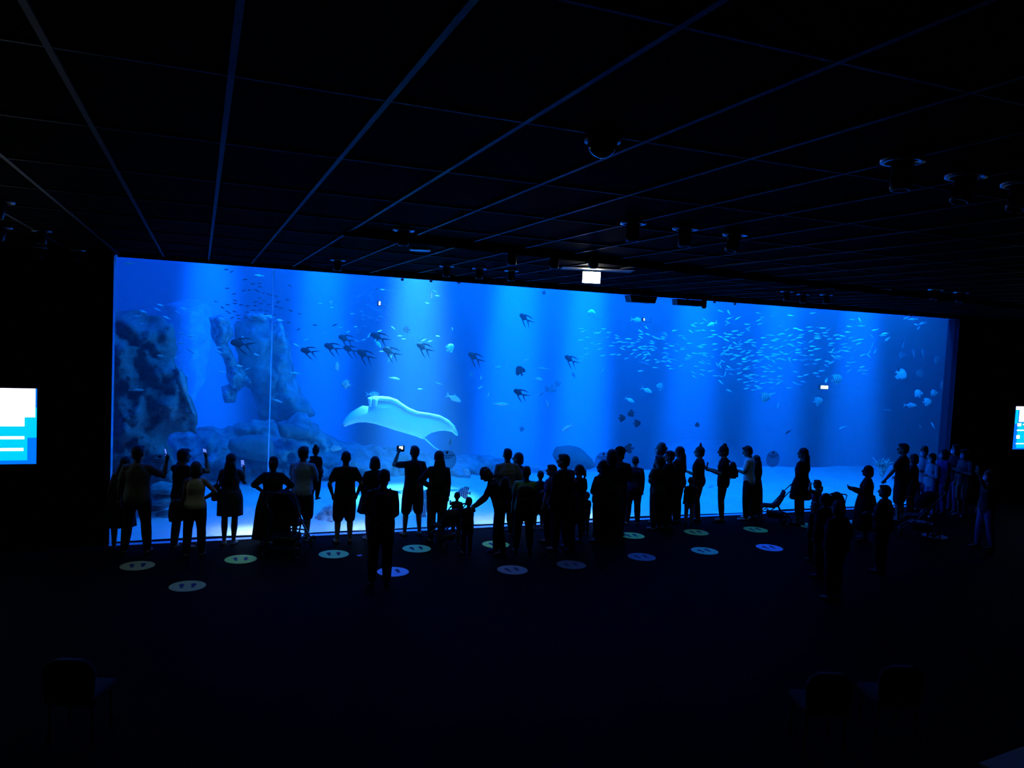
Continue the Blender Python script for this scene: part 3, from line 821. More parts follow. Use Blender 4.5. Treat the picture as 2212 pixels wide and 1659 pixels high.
# ---------------------------------------------------------------- rocks and reef
def inflate(name, poly, Y, front, back, R, cell, m, amp=0.0, nsc=1.5, px=True, parent=None, seed=0, smooth=True, flat=0.0):
    """solid body whose outline (seen from the hall) follows poly, at its own distance Y, with real depth front/back"""
    P = np.array([(lambda v: (v.x, v.z))(ony(x, y, Y)) for x, y in poly]) if px else np.array(poly, float)
    lo, hi = P.min(0) - cell, P.max(0) + cell
    nx_, nz_ = [int(math.ceil((hi[i] - lo[i]) / cell)) + 1 for i in (0, 1)]
    gx, gz = np.meshgrid(lo[0] + cell * np.arange(nx_), lo[1] + cell * np.arange(nz_), indexing='ij')
    Q = np.stack([gx.ravel(), gz.ravel()], 1)
    A, B = P, np.roll(P, -1, 0)
    inside = np.zeros(len(Q), bool)
    best = np.full(len(Q), 1e9)
    near = Q.copy()
    for a, b in zip(A, B):
        c = ((a[1] > Q[:, 1]) != (b[1] > Q[:, 1]))
        with np.errstate(divide='ignore', invalid='ignore'):
            xi = (b[0] - a[0]) * (Q[:, 1] - a[1]) / (b[1] - a[1] + 1e-12) + a[0]
        inside ^= c & (Q[:, 0] < xi)
        d = b - a
        t = np.clip(((Q - a) @ d) / (d @ d + 1e-12), 0, 1)
        n_ = a + t[:, None] * d
        ds = np.linalg.norm(Q - n_, axis=1)
        k = ds < best
        best[k] = ds[k]
        near[k] = n_[k]
    inn = inside.reshape(nx_, nz_)
    bm = bmesh.new()
    F, K = {}, {}
    def vert(i, j):
        q = i * nz_ + j
        if q in F: return
        if inside[q]:
            d = min(best[q] / R, 1.0)
            f = math.sqrt(1 - (1 - d) ** 2)
            x, z = Q[q]
            n1 = NZ.fractal(Vector((x * nsc, z * nsc, seed)), 0.8, 2.1, 5) * amp
            n2 = NZ.fractal(Vector((x * nsc, z * nsc, seed + 9)), 0.8, 2.1, 5) * amp
            F[q] = bm.verts.new((x, Y - front * f - n1 * f, z))
            K[q] = bm.verts.new((x, Y + back * f + n2 * f, z))
        else:
            x, z = near[q]
            F[q] = K[q] = bm.verts.new((x, Y, z))
    for i in range(nx_ - 1):
        for j in range(nz_ - 1):
            if inn[i, j] or inn[i + 1, j] or inn[i, j + 1] or inn[i + 1, j + 1]:
                for a_, b_ in ((i, j), (i + 1, j), (i + 1, j + 1), (i, j + 1)): vert(a_, b_)
                q = [i * nz_ + j, (i + 1) * nz_ + j, (i + 1) * nz_ + j + 1, i * nz_ + j + 1]
                for D_, o_ in ((F, 1), (K, -1)):
                    if D_ is K and all(F[w] is K[w] for w in q): continue
                    try: bm.faces.new([D_[w] for w in q][::o_])
                    except ValueError: pass
    bmesh.ops.remove_doubles(bm, verts=bm.verts[:], dist=cell * 0.02)
    bmesh.ops.recalc_face_normals(bm, faces=bm.faces[:])
    return finish(bm, name, m, parent, smooth)
def wiggle(poly, amp=3, step=9, seed=1):
    """rough up an outline so that rock edges are not straight"""
    r = random.Random(seed)
    out = []
    for (x0, y0), (x1, y1) in zip(poly, poly[1:] + poly[:1]):
        L = math.hypot(x1 - x0, y1 - y0)
        n = max(1, int(L / step))
        for i in range(n):
            t = i / n
            out.append((x0 + (x1 - x0) * t + r.uniform(-amp, amp), y0 + (y1 - y0) * t + r.uniform(-amp, amp)))
    return out
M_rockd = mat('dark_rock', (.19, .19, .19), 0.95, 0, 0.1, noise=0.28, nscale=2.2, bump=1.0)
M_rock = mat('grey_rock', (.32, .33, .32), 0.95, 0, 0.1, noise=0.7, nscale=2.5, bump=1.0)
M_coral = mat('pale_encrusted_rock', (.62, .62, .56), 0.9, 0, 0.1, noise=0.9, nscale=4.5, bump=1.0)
def rock(poly, Y, fr, bk, R, label, m, cell=.06, amp=.35, nsc=1.3, seed=0, wig=2.5, cat='rock', name='rock'):
    o = inflate(name, wiggle(poly, wig, 10, seed + 1), Y, fr, bk, R, cell, m, amp, nsc, seed=seed)
    return tag(o, label, cat)
rock([(190, 655), (262, 668), (300, 672), (345, 683), (372, 700), (381, 742), (377, 783), (390, 795), (402, 815), (407, 850), (418, 880), (427, 903), (424, 935), (395, 933), (365, 940), (362, 952), (375, 985), (393, 1012), (386, 1050), (384, 1095), (362, 1132), (200, 1150)],
     3.1, .9, 1.2, 1.2, 'tall dark rock wall filling the left end of the tank', M_rockd, .055, .9, 1.4, 1, 4)
rock([(379, 790), (392, 798), (404, 818), (406, 850), (416, 882), (424, 902), (412, 895), (396, 858), (384, 842), (374, 817), (380, 808)], 2.6, .25, .5, .3, 'thin ledge on the edge of the dark rock wall, its lit face put in as paler rock', M_rock, .04, .15, 2, 2, 1)  # lit face of the wall edge put into a paler rock colour
for i, (pl, lb) in enumerate([
    ([(322, 1050), (345, 1042), (385, 1052), (392, 1062), (360, 1068), (326, 1066)], 'upper pale shelf of rock between the couple and the man with glasses'),
    ([(326, 1076), (350, 1068), (388, 1066), (386, 1082), (350, 1090), (328, 1092)], 'middle pale shelf of rock between the couple and the man with glasses'),
    ([(330, 1114), (352, 1106), (386, 1104), (384, 1122), (350, 1128), (330, 1130)], 'lowest pale shelf of rock just above the sand at left')]):
    rock(pl, 1.9, .3, .5, .12, lb, M_rock, .04, .15, 2, 20 + i, 1.2)
rock([(360, 950), (376, 936), (398, 930), (424, 938), (428, 922), (446, 921), (470, 925), (490, 924), (520, 914), (545, 907), (592, 908), (598, 918), (612, 925), (640, 892), (662, 894), (684, 920), (700, 935), (735, 950), (790, 962), (860, 972), (900, 974), (960, 980), (1020, 988), (1060, 986), (1110, 1000), (1150, 1010), (1195, 1013), (1215, 1030), (1100, 1038), (900, 1042), (800, 1052), (760, 1052), (660, 1050), (560, 1066), (480, 1082), (420, 1100), (392, 1062), (378, 1000), (366, 975)],
     6.6, 1.3, 1.6, .9, 'long low reef of pale rock running behind the crowd from the left wall', M_rock, .055, .9, 1.5, 3, 4)
rock([(496, 948), (520, 942), (545, 939), (572, 940), (590, 950), (594, 975), (588, 998), (560, 996), (530, 990), (500, 982), (492, 965)], 4.6, .35, .4, .4, 'dark rock standing in for a shaded cave in the reef beside the window joint', M_rockd, .05, .12, 1.5, 4, 1)  # dark rock added in place of the shade inside a cave
rock([(596, 912), (640, 916), (668, 926), (668, 946), (640, 950), (606, 944)], 5.0, .3, .4, .3, 'small dark rock standing in for the shaded hollow under the pale ledge right of the window joint', M_rockd, .05, .15, 1.5, 5, 1.5)  # another shaded hollow put in as a darker rock
rock([(352, 660), (385, 650), (420, 646), (446, 648), (456, 680), (462, 720), (452, 760), (440, 830), (410, 880), (404, 820), (384, 790), (382, 720), (372, 690)], 11.5, 1.2, 1.5, 1.2, 'faint tall rock behind the dark wall at left', M_rock, .09, .5, .9, 6, 3)
rock([(452, 684), (478, 680), (497, 690), (505, 712), (508, 728), (490, 742), (503, 760), (512, 780), (527, 795), (540, 812), (549, 826), (540, 838), (524, 832), (516, 846), (500, 838), (490, 812), (484, 780), (470, 752), (456, 724)], 7.6, .6, .8, .6, 'leaning arch leg crusted with bright coral left of the dark pillar', M_coral, .045, .6, 3.0, 7, 2)
rock([(478, 836), (496, 828), (512, 842), (510, 870), (484, 872)], 7.8, .4, .5, .4, 'broken coral stump at the foot of the leaning arch leg', M_coral, .06, .25, 2.4, 8, 2)
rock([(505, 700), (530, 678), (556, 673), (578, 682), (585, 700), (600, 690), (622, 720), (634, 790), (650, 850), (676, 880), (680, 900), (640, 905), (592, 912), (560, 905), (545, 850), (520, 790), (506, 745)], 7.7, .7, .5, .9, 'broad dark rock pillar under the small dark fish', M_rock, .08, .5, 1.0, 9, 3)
rock([(528, 676), (548, 672), (566, 676), (582, 690), (570, 700), (552, 694), (536, 690)], 7.6, .5, .8, .3, 'paler cap standing in for the lit top of the dark pillar', M_coral, .045, .5, 3.2, 10, 1.5)  # light on the pillar top put into a paler cap
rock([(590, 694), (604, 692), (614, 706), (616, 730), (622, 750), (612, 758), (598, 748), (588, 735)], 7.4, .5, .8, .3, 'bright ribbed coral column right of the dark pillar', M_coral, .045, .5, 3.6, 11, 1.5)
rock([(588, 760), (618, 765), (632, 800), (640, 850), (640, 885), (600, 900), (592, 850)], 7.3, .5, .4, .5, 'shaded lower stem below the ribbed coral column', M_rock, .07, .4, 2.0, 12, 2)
rock([(664, 1150), (668, 1130), (684, 1112), (700, 1098), (716, 1090), (736, 1096), (752, 1112), (764, 1135), (772, 1158), (735, 1160), (690, 1163)], 1.3, .45, .5, .4, 'rounded mound of bright coral rubble behind the man in shorts', M_coral, .035, .22, 3.5, 13, 1.2, 'coral')
rock([(868, 1140), (872, 1085), (884, 1066), (900, 1060), (918, 1064), (926, 1090), (932, 1110), (940, 1142)], 1.7, .35, .4, .3, 'jagged coral rock seen between the cameraman and the long haired woman', M_rock, .035, .25, 3.0, 14, 2, 'coral')
rock([(1196, 985), (1204, 965), (1228, 962), (1252, 968), (1275, 985), (1284, 1008), (1262, 1016), (1210, 1012)], 6.3, .6, .7, .7, 'hazy rounded boulder behind the tall heavy man', M_rockd, .08, .3, 1.2, 15, 2)
rock([(1450, 960), (1500, 948), (1560, 952), (1580, 968), (1590, 1015), (1500, 1018), (1455, 1000)], 12, 1, 1.2, .8, 'very faint distant rock left of the unobstructed notice', M_rockd, .1, .3, 1.0, 16, 2)
rock([(1736, 1040), (1738, 1022), (1760, 1018), (1780, 1024), (1792, 1046), (1800, 1075), (1745, 1072)], 6, .7, .8, .6, 'upright grey boulder behind the pushchair child', M_rock, .06, .3, 1.3, 17, 2)
rock([(1794, 1056), (1812, 1052), (1840, 1058), (1862, 1070), (1868, 1092), (1800, 1094)], 4.6, .7, .8, .5, 'low wide rock left of the bobbed hair woman', M_rock, .06, .3, 1.3, 18, 2)
rock([(1804, 1100), (1812, 1082), (1828, 1072), (1845, 1072), (1850, 1100)], 1.6, .3, .5, .25, 'bright coral clump low behind the bobbed hair woman', M_coral, .035, .22, 3.5, 19, 1.5, 'coral')
# branching soft coral clumps near the glass
def branch_coral(px, py, Y, hgt, label, seed, n=9):
    r = random.Random(seed)
    b = ony(px, py, Y)
    bm = bmesh.new()
    for i in range(n):
        a = r.uniform(0, 6.28)
        tilt = r.uniform(.1, .6)
        p0 = Vector((0, 0, -.03))
        p1 = Vector((math.cos(a) * tilt * hgt * .4, math.sin(a) * tilt * hgt * .4, hgt * .5))
        p2 = Vector((math.cos(a) * tilt * hgt * .9, math.sin(a) * tilt * hgt * .9, hgt * r.uniform(.75, 1)))
        tube(bm, [p0, p1, p2], [.03 * hgt / .4, .024 * hgt / .4, .012 * hgt / .4], 7)
        for q in range(3):
            t = r.uniform(.3, .9)
            s = p1.lerp(p2, t)
            e = s + Vector((r.uniform(-.12, .12), r.uniform(-.12, .12), r.uniform(.05, .14))) * (hgt / .4)
            tube(bm, [s, e], [.014 * hgt / .4, .008 * hgt / .4], 6)
    o = finish(bm, 'branching_coral', M_coral)
    o.location = (b.x, b.y, b.z)
    tag(o, label, 'coral', 'branching corals near the glass')
branch_coral(905, 1132, 1.2, .34, 'branching coral between the legs of the cameraman', 1)
branch_coral(985, 1132, 1.3, .3, 'branching coral behind the toddler with the raised arm', 2)
branch_coral(880, 1098, 2.0, .4, 'taller branching coral at the hip of the cameraman', 3)
branch_coral(1905, 1030, 1.5, .45, 'lacy pale coral by the hand of the tall man at right', 4, 14)
# ---------------------------------------------------------------- manta ray
M_manta = mat('manta_belly', (.95, .96, .96), 0.7, 0, 0.25)
M_mantab = mat('manta_edge', (.9, .92, .92), 0.6, 0, 0.3)
YM = 3.4
mo = [(741, 921), (739, 915), (746, 903), (757, 891), (772, 882), (784, 876), (796, 878), (802, 873), (806, 868), (820, 862), (845, 862), (862, 870), (878, 882), (900, 890), (925, 893), (948, 898), (966, 907), (979, 918), (987, 930), (990, 942), (984, 940), (976, 933), (962, 930), (948, 931), (932, 935), (918, 944), (911, 948), (900, 943), (880, 937), (855, 930), (828, 921), (808, 915), (788, 912), (770, 913), (755, 918), (745, 922)]
man = inflate('manta_ray', mo, YM, .10, .16, .35, .025, M_manta)
tag(man, 'huge pale manta ray gliding with its white belly towards the crowd', 'manta ray')
tail = bmesh.new()
tube(tail, [ony(908, 944, YM), ony(918, 947, YM), ony(928, 957, YM), ony(938, 966, YM), ony(948, 972, YM)], [.03, .022, .017, .013, .008], 8)
t = finish(tail, 'tail', M_mantab, man)
for pl in ([(797, 878), (795, 868), (794, 860), (800, 857), (804, 862), (803, 872), (801, 879)], [(806, 872), (806, 861), (812, 857), (817, 862), (816, 872), (813, 879), (808, 877)]):
    inflate('head_fin', pl, YM - .16, .05, .06, .06, .012, M_mantab, parent=man)
inflate('upper_edge', [(800, 858), (812, 855), (840, 857), (858, 863), (868, 871), (884, 881), (903, 889), (926, 892), (950, 897), (969, 907), (982, 920), (990, 938), (983, 930), (972, 917), (955, 905), (930, 898), (902, 895), (880, 888), (862, 876), (845, 867), (818, 866), (806, 866)], YM - .1, .05, .22, .06, .015, M_mantab, parent=man)
bm = bmesh.new()
tube(bm, [ony(817, 881, YM - .12), ony(832, 880, YM - .135), ony(845, 879, YM - .125)], .006, 6)
finish(bm, 'mouth', M_mantab, man)
# ---------------------------------------------------------------- fish
def fish_body(bm, prof, th, n=10):
    rr = []
    for x, zt, zb in prof:
        h_ = (zt - zb) / 2
        c = (zt + zb) / 2
        rr.append([Vector((x, th * math.cos(a) * math.sqrt(max(h_, .001)) * .55, c + h_ * math.sin(a))) for a in [2 * math.pi * k / n for k in range(n)]])
    ring_loft(bm, rr)
def fin(bm, pts, th=.012):
    vs = [[bm.verts.new((x, s * th / 2, z)) for x, z in pts] for s in (-1, 1)]
    bm.faces.new(vs[0][::-1])
    bm.faces.new(vs[1])
    for i in range(len(pts)):
        j = (i + 1) % len(pts)
        bm.faces.new((vs[0][i], vs[0][j], vs[1][j], vs[1][i]))
KIND = {
    'small': dict(prof=[(.5, .005, -.005), (.44, .05, -.05), (.3, .10, -.10), (.1, .125, -.13), (-.1, .10, -.11), (-.28, .04, -.045), (-.34, .02, -.02)], th=.22,
                  tail=[(-.3, .02), (-.5, .12), (-.42, 0), (-.5, -.12), (-.3, -.02)]),
    'jack': dict(prof=[(.5, .0, -.02), (.44, .07, -.08), (.3, .15, -.14), (.08, .19, -.17), (-.12, .13, -.12), (-.28, .04, -.045), (-.34, .022, -.022)], th=.26,
                 tail=[(-.32, .025), (-.56, .21), (-.47, .06), (-.42, 0), (-.47, -.06), (-.56, -.21), (-.32, -.025)],
                 dorsal=[(.12, .17), (-.0, .27), (-.08, .17), (-.26, .07), (-.1, .11)], anal=[(.02, -.15), (-.08, -.24), (-.12, -.15), (-.26, -.06), (-.1, -.1)]),
    'longfin': dict(prof=[(.38, .04, -.05), (.35, .11, -.1), (.24, .18, -.15), (.04, .2, -.19), (-.14, .12, -.13), (-.26, .035, -.04), (-.31, .02, -.025)], th=.26,
                    tail=[(-.28, .025), (-.42, .09), (-.9, .2), (-.56, .05), (-.42, -.01), (-.5, -.12), (-.82, -.42), (-.42, -.14), (-.28, -.025)],
                    dorsal=[(.14, .17), (.0, .27), (-.3, .34), (-.66, .3), (-.3, .26), (-.08, .2), (-.14, .11), (.0, .16)],
                    anal=[(.08, -.16), (-.06, -.28), (-.3, -.42), (-.6, -.55), (-.3, -.34), (-.1, -.22), (-.14, -.11), (.0, -.14)]),
    'round': dict(prof=[(.42, .02, -.03), (.38, .14, -.13), (.25, .3, -.28), (.05, .38, -.36), (-.15, .3, -.3), (-.3, .1, -.1), (-.36, .05, -.05)], th=.22,
                  tail=[(-.33, .05), (-.52, .14), (-.48, 0), (-.52, -.14), (-.33, -.05)],
                  dorsal=[(.15, .34), (-.1, .47), (-.36, .4), (-.28, .12), (-.1, .3)], anal=[(.1, -.32), (-.1, -.46), (-.34, -.38), (-.28, -.12), (-.1, -.3)]),
    'slender': dict(prof=[(.5, .0, -.01), (.42, .05, -.05), (.22, .1, -.09), (0, .11, -.1), (-.2, .07, -.065), (-.36, .025, -.025), (-.4, .015, -.015)], th=.28,
                    tail=[(-.38, .015), (-.56, .09), (-.5, 0), (-.56, -.09), (-.38, -.015)], dorsal=[(.1, .1), (-.02, .17), (-.12, .09)], anal=[(-.08, -.08), (-.16, -.14), (-.22, -.06)]),
}
M_silver = mat('silver_scales', (.8, .85, .85), 0.45, 0.0, 0.5)
M_pale = mat('pale_fish', (.55, .6, .6), 0.6, 0, 0.3, noise=0.35, nscale=14)
M_haze = mat('grey_fish', (.22, .25, .27), 0.7, 0, 0.3, noise=0.3, nscale=10)
M_dark = mat('dark_fish', (.012, .014, .02), 0.6, 0, 0.3)
M_white = mat('white_fish', (.95, .95, .95), 0.5, 0, 0.4)
def stripe_mat():
    m = mat('striped_fish', (.6, .62, .6), 0.6, 0, 0.3)
    nt = m.node_tree
    tc = nt.nodes.new('ShaderNodeTexCoord')
    wv = nt.nodes.new('ShaderNodeTexWave')
    wv.inputs['Scale'].default_value = 2.2
    wv.inputs['Distortion'].default_value = .6
    cr = nt.nodes.new('ShaderNodeValToRGB')
    cr.color_ramp.elements[0].color = (.14, .15, .16, 1)
    cr.color_ramp.elements[0].position = .35
    cr.color_ramp.elements[1].color = (.75, .77, .75, 1)
    cr.color_ramp.elements[1].position = .5
    nt.links.new(tc.outputs['Object'], wv.inputs[0])
    nt.links.new(wv.outputs['Fac'], cr.inputs[0])
    nt.links.new(cr.outputs[0], nt.nodes['Principled BSDF'].inputs[0])
    return m
M_stripe = stripe_mat()
FM = {'s': M_silver, 'p': M_pale, 'h': M_haze, 'd': M_dark, 'w': M_white, 'b': M_stripe}
FCACHE = {}
def fish_mesh(kind, what, m):
    key = (kind, what, m.name)
    if key not in FCACHE:
        K_ = KIND[kind]
        bm = bmesh.new()
        if what in ('body', 'all'): fish_body(bm, K_['prof'], K_['th'], 8 if what == 'all' else 14)
        if what in ('tail', 'all'): fin(bm, K_['tail'])
        if what in ('dorsal', 'anal'): fin(bm, K_[what])
        bmesh.ops.recalc_face_normals(bm, faces=bm.faces[:])
        me = bpy.data.meshes.new(kind + '_' + what)
        bm.to_mesh(me)
        bm.free()
        if what in ('body', 'all'): me.polygons.foreach_set('use_smooth', [True] * len(me.polygons))
        me.materials.append(m)
        FCACHE[key] = me
    return FCACHE[key]
def fish_rot(x, y, ang, left=True, yaw=0.0):
    d = ray(x, y)
    az = math.atan2(d.x, d.y)
    a = -az + math.radians(yaw)
    p = math.radians(ang)
    # nose along local +X; when heading left turn half round
    R_ = Matrix.Rotation(a, 3, 'Z') @ Matrix.Rotation(-p, 3, 'Y')
    if left: R_ = R_ @ Matrix.Rotation(math.pi, 3, 'Z')
    return R_.to_euler()
def place_fish(o, x, y, Y, lpx, ang, left=True, yaw=0.0):
    p = ony(x, y, Y)
    L = lpx / FPX * (p - CAMLOC).length
    o.location = p
    o.scale = (L, L, L)
    o.rotation_euler = fish_rot(x, y, ang, left, yaw)
def big_fish(kind, m, x, y, Y, lpx, ang, label, left=True, yaw=0.0, group=None, name='fish'):
    m = FM[m]
    o = empty(name)
    place_fish(o, x, y, Y, lpx, ang, left, yaw)
    tag(o, label, 'fish', group)
    for w_, nm in (('body', 'body'), ('tail', 'tail_fin'), ('dorsal', 'dorsal_fin'), ('anal', 'anal_fin')):
        mesh_obj(nm, fish_mesh(kind, w_, m), None, o)
    return o
# big dark fish with long trailing fins
Z1 = lambda x, y: (240 + x / 4.809, 550 + y / 4.809)
Z2 = lambda x, y: (600 + x / 4.809, 570 + y / 4.809)
Z3 = lambda x, y: (1000 + x / 4.809, 610 + y / 4.809)
Z4 = lambda x, y: (1400 + x / 5.821, 630 + y / 5.821)
Z5 = lambda x, y: (1740 + x / 5.821, 640 + y / 5.821)
Z8 = lambda x, y: (1250 + x / 7.373, 640 + y / 7.373)
LF = [(Z1(1325, 922), 42, -8, 2.6, 'beside the leaning arch leg'), (Z1(2030, 1000), 32, -10, 2.8, 'right of the ribbed coral column'), (Z2(545, 862), 34, -18, 3.0, 'second from the left of the row above the manta ray'),
      (Z2(690, 775), 33, -20, 3.2, 'with a bright head near the row middle'), (Z2(735, 885), 31, -20, 3.4, 'squeezed between two others'), (Z2(885, 935), 36, -28, 2.8, 'lowest and blurred in the row'),
      (Z2(1030, 755), 36, -22, 2.6, 'highest in the row above the manta ray'), (Z2(1155, 905), 36, -25, 3.0, 'right above a pale fish in the row'), (Z2(1500, 862), 34, -28, 2.6, 'alone left of the small upright white fish'),
      (Z3(110, 770), 34, -32, 2.9, 'with pale edges below the middle of the window'), (Z3(635, 365), 30, -35, 2.4, 'highest of all, alone under the middle of the window top'), (Z3(1105, 795), 30, -30, 3.2, 'at the left tip of the silver school'), (Z3(580, 1145), 32, -25, 2.4, 'alone, low right of the manta ray')]
for (x, y), L, a, Y, t in LF:
    big_fish('longfin', 'd', x, y, Y, L, a + 25 * 0 - 0, 'dark long finned fish ' + t, True, random.uniform(-15, 15), 'dark long finned fish')
